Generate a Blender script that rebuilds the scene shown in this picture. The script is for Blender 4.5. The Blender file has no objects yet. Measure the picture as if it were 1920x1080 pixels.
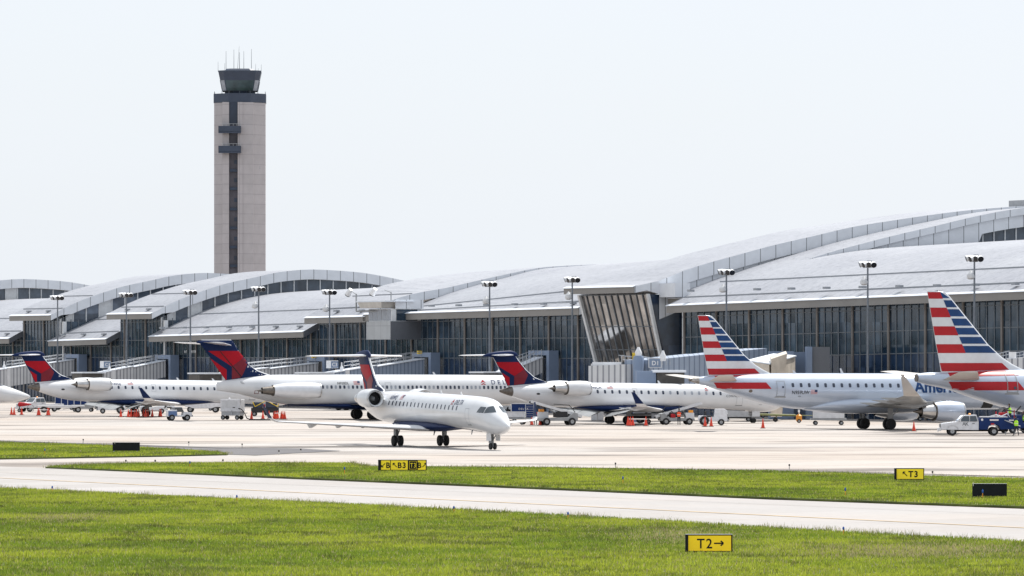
import bpy, bmesh, math, random
import numpy as np
from mathutils import Vector, Matrix
R = math.radians
S = bpy.context.scene
C = S.collection
random.seed(7)
rng = np.random.default_rng(11)

# ------------------------------------------------------------------ camera
F, CX, YH, H = 9600.0, 960.0, 661.0, 7.9      # focal length in 1920-wide pixels, image centre, horizon row, eye height
cam_d = bpy.data.cameras.new('camera')
cam = bpy.data.objects.new('camera', cam_d)
C.objects.link(cam)
cam.location = (0, 0, H)
cam.rotation_euler = (R(90), 0, 0)
cam_d.sensor_width = 36
cam_d.lens = 36 * F / 1920
cam_d.shift_y = (YH - 540) / 1920
cam_d.clip_start = 1
cam_d.clip_end = 20000
S.camera = cam

# ------------------------------------------------------------------ world, sun, exposure
SUN_EL, SUN_AZ = 58, 38          # azimuth measured from +Y (away from camera) towards +X
w = bpy.data.worlds.new('World')
S.world = w
w.use_nodes = True
nt = w.node_tree
nt.nodes.clear()
sky = nt.nodes.new('ShaderNodeTexSky')
sky.sky_type = 'NISHITA'
sky.sun_disc = False
sky.sun_elevation = R(SUN_EL)
sky.sun_rotation = R(SUN_AZ)
sky.air_density = 1.0
sky.dust_density = 2.0
sky.ozone_density = 1.0
bg = nt.nodes.new('ShaderNodeBackground')
bg.inputs[1].default_value = 0.1
out = nt.nodes.new('ShaderNodeOutputWorld')
# thin bright cloud veil over the whole sky
tc = nt.nodes.new('ShaderNodeTexCoord')
mp = nt.nodes.new('ShaderNodeMapping')
mp.inputs['Scale'].default_value = (1, 1, 5)
nz = nt.nodes.new('ShaderNodeTexNoise')
nz.inputs['Scale'].default_value = 3.0
nz.inputs['Detail'].default_value = 5
rp = nt.nodes.new('ShaderNodeValToRGB')
rp.color_ramp.elements[0].position = 0.35
rp.color_ramp.elements[0].color = (0.86, 0.86, 0.86, 1)
rp.color_ramp.elements[1].position = 0.65
rp.color_ramp.elements[1].color = (0.97, 0.97, 0.97, 1)
mx = nt.nodes.new('ShaderNodeMixRGB')
mx.inputs[2].default_value = (5.25, 5.55, 5.95, 1)
nt.links.new(tc.outputs['Generated'], mp.inputs[0])
nt.links.new(mp.outputs[0], nz.inputs['Vector'])
nt.links.new(nz.outputs['Fac'], rp.inputs[0])
nt.links.new(rp.outputs[0], mx.inputs[0])
nt.links.new(sky.outputs[0], mx.inputs[1])
nt.links.new(mx.outputs[0], bg.inputs[0])
nt.links.new(bg.outputs[0], out.inputs[0])

sd = bpy.data.lights.new('sun', 'SUN')
sd.energy = 3.6
sd.angle = R(0.6)
sd.color = (1.0, 0.96, 0.90)
sun = bpy.data.objects.new('sun', sd)
C.objects.link(sun)
_e, _a = R(SUN_EL), R(SUN_AZ)
sdir = Vector((math.sin(_a) * math.cos(_e), math.cos(_a) * math.cos(_e), math.sin(_e)))
sun.rotation_euler = sdir.to_track_quat('Z', 'Y').to_euler()
S.view_settings.view_transform = 'Standard'
S.view_settings.look = 'None'
S.view_settings.exposure = 0.75
S.view_settings.gamma = 1
S.render.engine = 'CYCLES'
S.cycles.max_bounces = 6
S.cycles.caustics_reflective = False
S.cycles.caustics_refractive = False

# ------------------------------------------------------------------ materials
M = {}
def nodes_of(m):
    return m.node_tree.nodes, m.node_tree.links
def mat(name, col, rough=0.5, metal=0.0, var=0.06, vscale=2.0, spec=0.5, coat=0.0, bump=0.0, bscale=20.0, col2=None, emit=None, stretch=(1, 1, 1)):
    m = bpy.data.materials.new(name)
    m.use_nodes = True
    N, L = nodes_of(m)
    b = N['Principled BSDF']
    b.inputs['Roughness'].default_value = rough
    b.inputs['Metallic'].default_value = metal
    b.inputs['Specular IOR Level'].default_value = spec
    b.inputs['Coat Weight'].default_value = coat
    b.inputs['Coat Roughness'].default_value = 0.08
    t = N.new('ShaderNodeTexCoord')
    mp = N.new('ShaderNodeMapping')
    mp.inputs['Scale'].default_value = stretch
    n = N.new('ShaderNodeTexNoise')
    n.inputs['Scale'].default_value = vscale
    n.inputs['Detail'].default_value = 6
    L.new(t.outputs['Object'], mp.inputs[0])
    L.new(mp.outputs[0], n.inputs['Vector'])
    r = N.new('ShaderNodeValToRGB')
    r.color_ramp.elements[0].position = 0.3
    r.color_ramp.elements[1].position = 0.7
    c1 = tuple(max(0, c * (1 - var * 2)) for c in col)
    c2 = col2 if col2 else tuple(min(1, c * (1 + var)) for c in col)
    r.color_ramp.elements[0].color = (*c1, 1)
    r.color_ramp.elements[1].color = (*c2, 1)
    L.new(n.outputs['Fac'], r.inputs[0])
    L.new(r.outputs[0], b.inputs['Base Color'])
    if bump:
        n2 = N.new('ShaderNodeTexNoise')
        n2.inputs['Scale'].default_value = bscale
        L.new(t.outputs['Object'], n2.inputs['Vector'])
        bp = N.new('ShaderNodeBump')
        bp.inputs['Strength'].default_value = bump
        L.new(n2.outputs['Fac'], bp.inputs['Height'])
        L.new(bp.outputs[0], b.inputs['Normal'])
    if emit:
        b.inputs['Emission Color'].default_value = (*emit[0], 1)
        b.inputs['Emission Strength'].default_value = emit[1]
    M[name] = m
    return m

mat('white_paint', (0.62, 0.635, 0.66), 0.28, var=0.03, vscale=0.8, coat=0.5)
mat('silver_paint', (0.42, 0.48, 0.58), 0.30, metal=0.3, var=0.03, vscale=0.8, coat=0.6)
mat('grey_paint', (0.42, 0.43, 0.45), 0.4, var=0.06)
mat('light_grey_paint', (0.6, 0.61, 0.63), 0.4, var=0.06)
mat('navy_paint', (0.004, 0.016, 0.070), 0.5, var=0.05, spec=0.15)
mat('dark_red_paint', (0.16, 0.006, 0.018), 0.4, var=0.04, spec=0.3)
mat('red_paint', (0.36, 0.005, 0.016), 0.5, var=0.04, spec=0.15)
mat('stripe_red', (0.38, 0.010, 0.018), 0.4, var=0.05, spec=0.3)
mat('stripe_blue', (0.006, 0.045, 0.155), 0.4, var=0.12, vscale=1.2, spec=0.3)
mat('stripe_silver', (0.60, 0.62, 0.66), 0.3, metal=0.2, var=0.03, coat=0.4)
mat('wing_grey', (0.34, 0.35, 0.355), 0.35, metal=0.1, var=0.06, vscale=1.0)
mat('belly_beige', (0.50, 0.48, 0.45), 0.4, var=0.06, vscale=0.9)
mat('bare_metal', (0.5, 0.5, 0.5), 0.28, metal=0.9, var=0.08)
mat('burnt_metal', (0.16, 0.145, 0.13), 0.4, metal=0.8, var=0.15, vscale=4)
mat('stained_metal', (0.42, 0.36, 0.30), 0.4, metal=0.4, var=0.3, vscale=3, col2=(0.5, 0.5, 0.5))
mat('dark_hole', (0.012, 0.013, 0.015), 0.6, var=0.1)
mat('tyre', (0.016, 0.016, 0.018), 0.8, var=0.2, vscale=8)
mat('rim', (0.35, 0.36, 0.37), 0.4, metal=0.4, var=0.1)
mat('gear_grey', (0.28, 0.29, 0.3), 0.5, var=0.1)
mat('window_dark', (0.035, 0.045, 0.075), 0.25, var=0.1, vscale=5)
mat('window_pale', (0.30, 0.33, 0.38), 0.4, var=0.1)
mat('cockpit_glass', (0.02, 0.035, 0.05), 0.06, var=0.1, spec=1.0)
mat('lettering_navy', (0.012, 0.03, 0.10), 0.5, var=0.02)
mat('lettering_dark', (0.03, 0.03, 0.035), 0.5, var=0.02)
mat('lettering_grey', (0.30, 0.31, 0.33), 0.5, var=0.02)
mat('outline_grey', (0.28, 0.30, 0.33), 0.5, var=0.02)
mat('flag_red', (0.50, 0.20, 0.20), 0.5, var=0.02)
mat('concrete_panel', (0.40, 0.36, 0.36), 0.85, var=0.07, vscale=0.6, bump=0.1)
mat('slate_metal', (0.035, 0.05, 0.085), 0.45, var=0.1, vscale=0.5)
mat('tower_dark', (0.02, 0.034, 0.065), 0.4, var=0.15, vscale=0.5)
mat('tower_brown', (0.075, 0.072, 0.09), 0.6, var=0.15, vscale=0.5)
mat('tan_metal', (0.22, 0.21, 0.20), 0.5, var=0.05, vscale=0.3)
mat('gutter_white', (0.70, 0.74, 0.80), 0.4, var=0.04)
mat('rail_grey', (0.25, 0.26, 0.28), 0.5, var=0.05)
mat('mullion_tan', (0.17, 0.155, 0.145), 0.5, var=0.1, vscale=0.5)
mat('mullion_grey', (0.12, 0.14, 0.165), 0.45, var=0.1, vscale=0.5)
mat('mullion_white', (0.66, 0.68, 0.70), 0.5, var=0.05)
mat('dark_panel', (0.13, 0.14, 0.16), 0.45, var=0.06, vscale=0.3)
mat('bridge_white', (0.66, 0.67, 0.69), 0.5, var=0.06, vscale=0.6)
mat('bridge_blue_grey', (0.19, 0.25, 0.36), 0.5, var=0.06, vscale=0.5)
mat('bridge_dark', (0.07, 0.065, 0.06), 0.6, var=0.15)
mat('bridge_cream', (0.60, 0.54, 0.46), 0.5, var=0.12, vscale=0.7)
mat('galvanised', (0.45, 0.47, 0.50), 0.45, metal=0.4, var=0.1)
mat('mast_grey', (0.16, 0.18, 0.21), 0.5, metal=0.2, var=0.1)
mat('lamp_white', (0.75, 0.76, 0.78), 0.4, var=0.05)
mat('lens_black', (0.012, 0.014, 0.02), 0.15, var=0.1)
mat('sign_yellow', (0.90, 0.62, 0.008), 0.5, var=0.06, vscale=1.5, emit=((1.0, 0.66, 0.01), 0.14))      # faint glow added to brighten the shaded panel; its lamps are off
mat('sign_yellow_pale', (0.86, 0.66, 0.02), 0.5, var=0.06, vscale=1.5, emit=((1.0, 0.75, 0.02), 0.12))  # same added glow, a little weaker
mat('sign_black', (0.007, 0.009, 0.014), 0.6, var=0.2, spec=0.25)
mat('cone_orange', (0.72, 0.055, 0.02), 0.5, var=0.1, vscale=6)
mat('collar_white', (0.78, 0.72, 0.70), 0.5, var=0.04)
mat('vest_orange', (0.85, 0.10, 0.03), 0.7, var=0.08, vscale=8)
mat('vest_green', (0.42, 0.82, 0.03), 0.7, var=0.08, vscale=8)
mat('cloth_dark', (0.018, 0.022, 0.035), 0.85, var=0.15, vscale=8)
mat('skin', (0.32, 0.17, 0.11), 0.6, var=0.06)
mat('hair', (0.015, 0.012, 0.01), 0.7, var=0.1)
mat('rubber_black', (0.02, 0.02, 0.022), 0.7, var=0.1)
mat('truck_blue', (0.006, 0.026, 0.115), 0.5, var=0.08, spec=0.2)
mat('vehicle_white', (0.66, 0.67, 0.70), 0.35, var=0.07, vscale=3, coat=0.3)
mat('vehicle_blue', (0.10, 0.17, 0.34), 0.35, var=0.1)
mat('amber', (0.85, 0.33, 0.03), 0.3, var=0.05)
mat('yellow_paint', (0.70, 0.48, 0.03), 0.5, var=0.1)
mat('orange_tank', (0.75, 0.28, 0.02), 0.5, var=0.1)
mat('line_yellow', (0.55, 0.40, 0.22), 0.8, var=0.15, vscale=0.5)
mat('joint_dark', (0.055, 0.045, 0.04), 0.9, var=0.3, vscale=0.3)
mat('shoulder', (0.24, 0.215, 0.20), 0.9, var=0.2, vscale=0.15, bump=0.1, stretch=(0.3, 1, 1))
mat('asphalt', (0.115, 0.11, 0.115), 0.9, var=0.2, vscale=0.2, stretch=(0.3, 1, 1))
mat('soil', (0.07, 0.10, 0.022), 0.95, var=0.25, vscale=0.4, col2=(0.12, 0.15, 0.03))
mat('light_blue', (0.02, 0.10, 0.45), 0.2, var=0.05)

def ramp(N, stops):
    r = N.new('ShaderNodeValToRGB')
    while len(r.color_ramp.elements) < len(stops):
        r.color_ramp.elements.new(0.5)
    for e, (p, c) in zip(r.color_ramp.elements, stops):
        e.position = p
        e.color = (*c, 1) if len(c) == 3 else c
    return r

def concrete(name, base, warm, dark, amt, slab=7.6, rot=0.5, joints=0.4):
    """weathered airfield concrete: slabs with tar joints, rubber and rust streaks"""
    m = bpy.data.materials.new(name)
    m.use_nodes = True
    N, L = nodes_of(m)
    b = N['Principled BSDF']
    b.inputs['Roughness'].default_value = 0.85
    b.inputs['Specular IOR Level'].default_value = 0.3
    g = N.new('ShaderNodeNewGeometry')
    def noise(scale, sx, sy, rz, detail=5):
        mp = N.new('ShaderNodeMapping')
        mp.inputs['Rotation'].default_value = (0, 0, rz)
        mp.inputs['Scale'].default_value = (sx, sy, 1)
        n = N.new('ShaderNodeTexNoise')
        n.inputs['Scale'].default_value = scale
        n.inputs['Detail'].default_value = detail
        n.inputs['Roughness'].default_value = 0.6
        L.new(g.outputs['Position'], mp.inputs[0])
        L.new(mp.outputs[0], n.inputs['Vector'])
        return n.outputs['Fac']
    n1 = noise(0.02, 1, 1, 0)
    r1 = ramp(N, [(0.38, base), (0.62, warm)])
    L.new(n1, r1.inputs[0])
    n2 = noise(0.10, 0.30, 1.0, 0.12)
    r2 = ramp(N, [(0.46, (0, 0, 0)), (0.53, (amt * .12,) * 3), (0.57, (amt * .4,) * 3), (0.68, (amt, amt, amt))])
    L.new(n2, r2.inputs[0])
    mix = N.new('ShaderNodeMixRGB')
    mix.inputs[2].default_value = (*dark, 1)
    L.new(r2.outputs[0], mix.inputs[0])
    L.new(r1.outputs[0], mix.inputs[1])
    # slabs of slightly different tone, with joints
    mp = N.new('ShaderNodeMapping')
    mp.inputs['Rotation'].default_value = (0, 0, rot)
    L.new(g.outputs['Position'], mp.inputs[0])
    br = N.new('ShaderNodeTexBrick')
    br.offset = 0
    br.inputs['Scale'].default_value = 1.0
    br.inputs['Brick Width'].default_value = slab
    br.inputs['Row Height'].default_value = slab
    br.inputs['Mortar Size'].default_value = 0.05
    br.inputs['Mortar Smooth'].default_value = 0.3
    br.inputs['Color1'].default_value = (1, 1, 1, 1)
    br.inputs['Color2'].default_value = (0.90, 0.89, 0.88, 1)
    j = 1 - joints
    br.inputs['Mortar'].default_value = (j, j * 0.96, j * 0.92, 1)
    L.new(mp.outputs[0], br.inputs['Vector'])
    mul = N.new('ShaderNodeMixRGB')
    mul.blend_type = 'MULTIPLY'
    mul.inputs[0].default_value = 1
    L.new(mix.outputs[0], mul.inputs[1])
    L.new(br.outputs['Color'], mul.inputs[2])
    n3 = noise(1.3, 1, 1, 0, 3)
    r3 = ramp(N, [(0.3, (0.92, 0.92, 0.92)), (0.7, (1, 1, 1))])
    L.new(n3, r3.inputs[0])
    mul2 = N.new('ShaderNodeMixRGB')
    mul2.blend_type = 'MULTIPLY'
    mul2.inputs[0].default_value = 1
    L.new(mul.outputs[0], mul2.inputs[1])
    L.new(r3.outputs[0], mul2.inputs[2])
    L.new(mul2.outputs[0], b.inputs['Base Color'])
    M[name] = m
concrete('apron_concrete', (0.42, 0.395, 0.375), (0.425, 0.375, 0.335), (0.10, 0.085, 0.078), 0.85, joints=0.6)
concrete('taxiway_concrete', (0.375, 0.36, 0.355), (0.355, 0.34, 0.33), (0.40, 0.36, 0.33), 0.5, slab=6.0, rot=0.78, joints=0.12)

def roof_mat():
    m = bpy.data.materials.new('roof_metal')
    m.use_nodes = True
    N, L = nodes_of(m)
    b = N['Principled BSDF']
    b.inputs['Metallic'].default_value = 0.35
    b.inputs['Roughness'].default_value = 0.42
    t = N.new('ShaderNodeTexCoord')
    # standing seams every 0.6 m, running up the slope (constant local y)
    wv = N.new('ShaderNodeTexWave')
    wv.bands_direction = 'Y'
    wv.inputs['Scale'].default_value = 0.52
    wv.inputs['Distortion'].default_value = 0.0
    L.new(t.outputs['Object'], wv.inputs['Vector'])
    n = N.new('ShaderNodeTexNoise')
    n.inputs['Scale'].default_value = 1.4
    n.inputs['Detail'].default_value = 8
    n.inputs['Roughness'].default_value = 0.75
    L.new(t.outputs['Object'], n.inputs['Vector'])
    n0 = N.new('ShaderNodeTexNoise')
    n0.inputs['Scale'].default_value = 0.08
    n0.inputs['Detail'].default_value = 3
    L.new(t.outputs['Object'], n0.inputs['Vector'])
    r = ramp(N, [(0.36, (0.27, 0.28, 0.30)), (0.46, (0.38, 0.39, 0.42)), (0.62, (0.43, 0.44, 0.47))])
    L.new(n.outputs['Fac'], r.inputs[0])
    r0 = ramp(N, [(0.3, (0.84, 0.84, 0.86)), (0.7, (1, 1, 1))])
    L.new(n0.outputs['Fac'], r0.inputs[0])
    # sheet seams: long sheets side by side up the slope, a little uneven in tone
    bk = N.new('ShaderNodeTexBrick')
    bk.offset = 0.5
    bk.inputs['Scale'].default_value = 1
    bk.inputs['Brick Width'].default_value = 11.0
    bk.inputs['Row Height'].default_value = 2.4
    bk.inputs['Mortar Size'].default_value = 0.06
    bk.inputs['Color1'].default_value = (1, 1, 1, 1)
    bk.inputs['Color2'].default_value = (0.94, 0.945, 0.955, 1)
    bk.inputs['Mortar'].default_value = (0.72, 0.73, 0.76, 1)
    L.new(t.outputs['Object'], bk.inputs['Vector'])
    mk = N.new('ShaderNodeMixRGB')
    mk.blend_type = 'MULTIPLY'
    mk.inputs[0].default_value = 1
    L.new(r0.outputs[0], mk.inputs[1])
    L.new(bk.outputs['Color'], mk.inputs[2])
    mu = N.new('ShaderNodeMixRGB')
    mu.blend_type = 'MULTIPLY'
    mu.inputs[0].default_value = 1
    L.new(r.outputs[0], mu.inputs[1])
    L.new(mk.outputs[0], mu.inputs[2])
    L.new(mu.outputs[0], b.inputs['Base Color'])
    bp = N.new('ShaderNodeBump')
    bp.inputs['Strength'].default_value = 0.25
    bp.inputs['Distance'].default_value = 0.06
    L.new(wv.outputs['Fac'], bp.inputs['Height'])
    L.new(bp.outputs[0], b.inputs['Normal'])
    M['roof_metal'] = m
roof_mat()

def panel_mat(name, col, line, wx, wz, axis='x', rough=0.5, size=0.05, metal=0.0):
    """flat panels with thin joints; axis says which local axis runs along the wall"""
    m = bpy.data.materials.new(name)
    m.use_nodes = True
    N, L = nodes_of(m)
    b = N['Principled BSDF']
    b.inputs['Roughness'].default_value = rough
    b.inputs['Metallic'].default_value = metal
    t = N.new('ShaderNodeTexCoord')
    sp = N.new('ShaderNodeSeparateXYZ')
    cb = N.new('ShaderNodeCombineXYZ')
    L.new(t.outputs['Object'], sp.inputs[0])
    L.new(sp.outputs[0 if axis == 'x' else 1], cb.inputs[0])
    L.new(sp.outputs[2], cb.inputs[1])
    br = N.new('ShaderNodeTexBrick')
    br.offset = 0
    br.inputs['Scale'].default_value = 1
    br.inputs['Brick Width'].default_value = wx
    br.inputs['Row Height'].default_value = wz
    br.inputs['Mortar Size'].default_value = size
    br.inputs['Mortar Smooth'].default_value = 0.2
    br.inputs['Color1'].default_value = (*col, 1)
    br.inputs['Color2'].default_value = (*[c * 0.93 for c in col], 1)
    br.inputs['Mortar'].default_value = (*line, 1)
    L.new(cb.outputs[0], br.inputs['Vector'])
    n = N.new('ShaderNodeTexNoise')
    n.inputs['Scale'].default_value = 0.7
    n.inputs['Detail'].default_value = 6
    L.new(t.outputs['Object'], n.inputs['Vector'])
    r0 = ramp(N, [(0.3, (0.90, 0.90, 0.90)), (0.7, (1, 1, 1))])
    L.new(n.outputs['Fac'], r0.inputs[0])
    mu = N.new('ShaderNodeMixRGB')
    mu.blend_type = 'MULTIPLY'
    mu.inputs[0].default_value = 1
    L.new(br.outputs['Color'], mu.inputs[1])
    L.new(r0.outputs[0], mu.inputs[2])
    L.new(mu.outputs[0], b.inputs['Base Color'])
    M[name] = m
panel_mat('fascia_panel', (0.72, 0.75, 0.80), (0.22, 0.23, 0.25), 2.55, 60, 'x', 0.45, 0.07)
panel_mat('box_panel', (0.42, 0.44, 0.46), (0.25, 0.26, 0.28), 2.2, 2.4, 'y', 0.5, 0.04)
panel_mat('tower_concrete', (0.45, 0.425, 0.44), (0.33, 0.31, 0.33), 60, 1.95, 'x', 0.85, 0.06)
panel_mat('corrugated', (0.60, 0.61, 0.63), (0.22, 0.23, 0.26), 0.62, 60, 'x', 0.5, 0.10)
panel_mat('corrugated_blue', (0.30, 0.36, 0.46), (0.15, 0.19, 0.27), 0.62, 60, 'x', 0.5, 0.08)

def glass_mat(name, c1, c2, rough=0.06, wx=1.78, spec=0.6):
    m = bpy.data.materials.new(name)
    m.use_nodes = True
    N, L = nodes_of(m)
    b = N['Principled BSDF']
    b.inputs['Roughness'].default_value = rough
    b.inputs['Specular IOR Level'].default_value = spec
    t = N.new('ShaderNodeTexCoord')
    # every pane a slightly different tint, and a slightly different tilt in its frame
    sc = N.new('ShaderNodeVectorMath')
    sc.operation = 'MULTIPLY'
    sc.inputs[1].default_value = (1 / 30, 1 / wx, 1 / 2.97)
    L.new(t.outputs['Object'], sc.inputs[0])
    fl = N.new('ShaderNodeVectorMath')
    fl.operation = 'FLOOR'
    L.new(sc.outputs[0], fl.inputs[0])
    wn = N.new('ShaderNodeTexWhiteNoise')
    wn.noise_dimensions = '3D'
    L.new(fl.outputs[0], wn.inputs['Vector'])
    c3 = tuple(v * 1.35 + .012 for v in c2)
    r = ramp(N, [(0.0, c1), (0.80, c2), (0.86, c3), (1.0, c3)])
    L.new(wn.outputs['Value'], r.inputs[0])
    n = N.new('ShaderNodeTexNoise')
    n.inputs['Scale'].default_value = 0.5
    n.inputs['Detail'].default_value = 3
    L.new(t.outputs['Object'], n.inputs['Vector'])
    r2 = ramp(N, [(0.35, (0.6, 0.6, 0.6)), (0.7, (1.25, 1.25, 1.25))])
    L.new(n.outputs['Fac'], r2.inputs[0])
    mu = N.new('ShaderNodeMixRGB')
    mu.blend_type = 'MULTIPLY'
    mu.inputs[0].default_value = 1
    L.new(r.outputs[0], mu.inputs[1])
    L.new(r2.outputs[0], mu.inputs[2])
    L.new(mu.outputs[0], b.inputs['Base Color'])
    ge = N.new('ShaderNodeNewGeometry')
    sb = N.new('ShaderNodeVectorMath')
    sb.operation = 'SUBTRACT'
    sb.inputs[1].default_value = (0.5, 0.5, 0.5)
    L.new(wn.outputs['Color'], sb.inputs[0])
    ml = N.new('ShaderNodeVectorMath')
    ml.operation = 'SCALE'
    ml.inputs['Scale'].default_value = 0.006
    L.new(sb.outputs[0], ml.inputs[0])
    ad = N.new('ShaderNodeVectorMath')
    ad.operation = 'ADD'
    L.new(ge.outputs['Normal'], ad.inputs[0])
    L.new(ml.outputs[0], ad.inputs[1])
    nm = N.new('ShaderNodeVectorMath')
    nm.operation = 'NORMALIZE'
    L.new(ad.outputs[0], nm.inputs[0])
    L.new(nm.outputs[0], b.inputs['Normal'])
    M[name] = m
glass_mat('facade_glass', (0.013, 0.031, 0.055), (0.027, 0.053, 0.086))
glass_mat('spandrel_glass', (0.012, 0.030, 0.068), (0.022, 0.045, 0.090), 0.2)
glass_mat('clerestory_glass', (0.06, 0.085, 0.12), (0.09, 0.115, 0.155), 0.12)
glass_mat('cab_glass', (0.03, 0.06, 0.06), (0.05, 0.08, 0.09), 0.08)
glass_mat('reflective_glass', (0.21, 0.21, 0.215), (0.29, 0.285, 0.285), 0.06, spec=1.0)
M['reflective_glass'].node_tree.nodes['Principled BSDF'].inputs['Metallic'].default_value = 0.75

# ------------------------------------------------------------------ mesh helpers
def tag(o, label=None, cat=None, group=None, kind=None):
    if label: o['label'] = label
    if cat: o['category'] = cat
    if group: o['group'] = group
    if kind: o['kind'] = kind
    return o
def empty(name, loc=(0, 0, 0), rz=0.0, label=None, cat=None, group=None):
    o = bpy.data.objects.new(name, None)
    o.location = loc
    o.rotation_euler = (0, 0, rz)
    C.objects.link(o)
    return tag(o, label, cat, group)
def copy_tree(o, parent=None):
    c = o.copy()
    C.objects.link(c)
    c.parent = parent
    for ch in o.children:
        copy_tree(ch, c)
    return c

class MB:
    def __init__(s):
        s.v, s.f, s.mi = [], [], []
    def add(s, verts, faces, mi=0):
        n = len(s.v)
        s.v += [tuple(p) for p in verts]
        s.f += [tuple(i + n for i in f) for f in faces]
        s.mi += [mi] * len(faces)
        return s
    def box(s, c, d, mi=0, rz=0.0, ry=0.0, taper=1.0):
        x, y, z = d[0] / 2, d[1] / 2, d[2] / 2
        m = Matrix.Rotation(rz, 3, 'Z') @ Matrix.Rotation(ry, 3, 'Y')
        P = []
        for sz in (-1, 1):
            k = taper if sz > 0 else 1
            for sx, sy in ((-1, -1), (1, -1), (1, 1), (-1, 1)):
                q = m @ Vector((sx * x * k, sy * y * k, sz * z))
                P.append((c[0] + q.x, c[1] + q.y, c[2] + q.z))
        return s.add(P, [(0, 3, 2, 1), (4, 5, 6, 7), (0, 1, 5, 4), (1, 2, 6, 5), (2, 3, 7, 6), (3, 0, 4, 7)], mi)
    def bb(s, x0, x1, y0, y1, z0, z1, mi=0):
        return s.box(((x0 + x1) / 2, (y0 + y1) / 2, (z0 + z1) / 2), (abs(x1 - x0), abs(y1 - y0), abs(z1 - z0)), mi)
    def tube(s, p0, p1, r0, r1=None, n=10, mi=0, cap=True):
        r1 = r0 if r1 is None else r1
        p0, p1 = Vector(p0), Vector(p1)
        d = (p1 - p0).normalized()
        a = d.orthogonal().normalized()
        b = d.cross(a)
        P = []
        for p, r in ((p0, r0), (p1, r1)):
            for i in range(n):
                t = 2 * math.pi * i / n
                P.append(p + r * (math.cos(t) * a + math.sin(t) * b))
        Fc = [(i, (i + 1) % n, n + (i + 1) % n, n + i) for i in range(n)]
        if cap: Fc += [tuple(range(n))[::-1], tuple(range(n, 2 * n))]
        return s.add(P, Fc, mi)
    def path(s, pts, r, n=8, mi=0):
        for a, b in zip(pts, pts[1:]):
            s.tube(a, b, r, r, n, mi)
        return s
    def loft(s, rings, mi=0, cap0=True, cap1=True, closed=True, mis=None):
        n = len(rings[0])
        P = [p for r in rings for p in r]
        Fc, I = [], []
        for k in range(len(rings) - 1):
            for i in range(n if closed else n - 1):
                j = (i + 1) % n
                Fc.append((k * n + i, k * n + j, (k + 1) * n + j, (k + 1) * n + i))
                I.append(mis[k] if mis else mi)
        if cap0: Fc.append(tuple(range(n))[::-1]); I.append(mis[0] if mis else mi)
        if cap1: Fc.append(tuple(range((len(rings) - 1) * n, len(rings) * n))); I.append(mis[-1] if mis else mi)
        m0 = len(s.v)
        s.v += [tuple(p) for p in P]
        s.f += [tuple(i + m0 for i in f) for f in Fc]
        s.mi += I
        return s
    def lathe(s, prof, o=(0, 0, 0), ax='x', n=24, mi=0, mis=None, cap=True):
        rings = []
        for a, r in prof:
            ring = []
            for i in range(n):
                t = 2 * math.pi * i / n
                c_, s_ = r * math.cos(t), r * math.sin(t)
                p = {'x': (a, c_, s_), 'y': (c_, a, s_), 'z': (c_, s_, a)}[ax]
                ring.append((o[0] + p[0], o[1] + p[1], o[2] + p[2]))
            rings.append(ring)
        return s.loft(rings, mi, cap, cap, True, mis)
    def prism(s, poly, y0, y1, mi=0, plane='xz'):
        """extrude a polygon given in a plane between two values of the third axis"""
        def P(a, b, c):
            return {'xz': (a, c, b), 'xy': (a, b, c), 'yz': (c, a, b)}[plane]
        n = len(poly)
        V = [P(a, b, y0) for a, b in poly] + [P(a, b, y1) for a, b in poly]
        Fc = [(i, (i + 1) % n, n + (i + 1) % n, n + i) for i in range(n)] + [tuple(range(n))[::-1], tuple(range(n, 2 * n))]
        return s.add(V, Fc, mi)
    def build(s, name, mats, parent=None, smooth=False, bevel=0, loc=None, rz=0, fix=True):
        me = bpy.data.meshes.new(name)
        me.from_pydata(s.v, [], s.f)
        if not isinstance(mats, (list, tuple)): mats = [mats]
        for m in mats: me.materials.append(M[m] if isinstance(m, str) else m)
        me.polygons.foreach_set('material_index', s.mi)
        if fix:
            bm = bmesh.new()
            bm.from_mesh(me)
            bmesh.ops.recalc_face_normals(bm, faces=bm.faces)
            bm.to_mesh(me)
            bm.free()
        if smooth:
            me.polygons.foreach_set('use_smooth', [True] * len(me.polygons))
            try: me.set_sharp_from_angle(angle=R(38))
            except Exception: pass
        me.update()
        o = bpy.data.objects.new(name, me)
        C.objects.link(o)
        if parent: o.parent = parent
        if loc: o.location = loc
        if rz: o.rotation_euler = (0, 0, rz)
        if bevel:
            b = o.modifiers.new('bevel', 'BEVEL')
            b.width = bevel
            b.segments = 2
            b.limit_method = 'ANGLE'
        return o

def pchip(xs, ys, x):
    xs, ys, x = np.asarray(xs, float), np.asarray(ys, float), np.asarray(x, float)
    h = np.diff(xs)
    d = np.diff(ys) / h
    m = np.zeros_like(ys)
    m[0], m[-1] = d[0], d[-1]
    for i in range(1, len(xs) - 1):
        if d[i - 1] * d[i] > 0:
            w1, w2 = 2 * h[i] + h[i - 1], h[i] + 2 * h[i - 1]
            m[i] = (w1 + w2) / (w1 / d[i - 1] + w2 / d[i])
    k = np.clip(np.searchsorted(xs, x) - 1, 0, len(xs) - 2)
    t = np.clip((x - xs[k]) / h[k], 0, 1)
    return ((1 + 2 * t) * (1 - t) ** 2 * ys[k] + t * (1 - t) ** 2 * h[k] * m[k]
            + t * t * (3 - 2 * t) * ys[k + 1] + t * t * (t - 1) * h[k] * m[k + 1])

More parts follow.
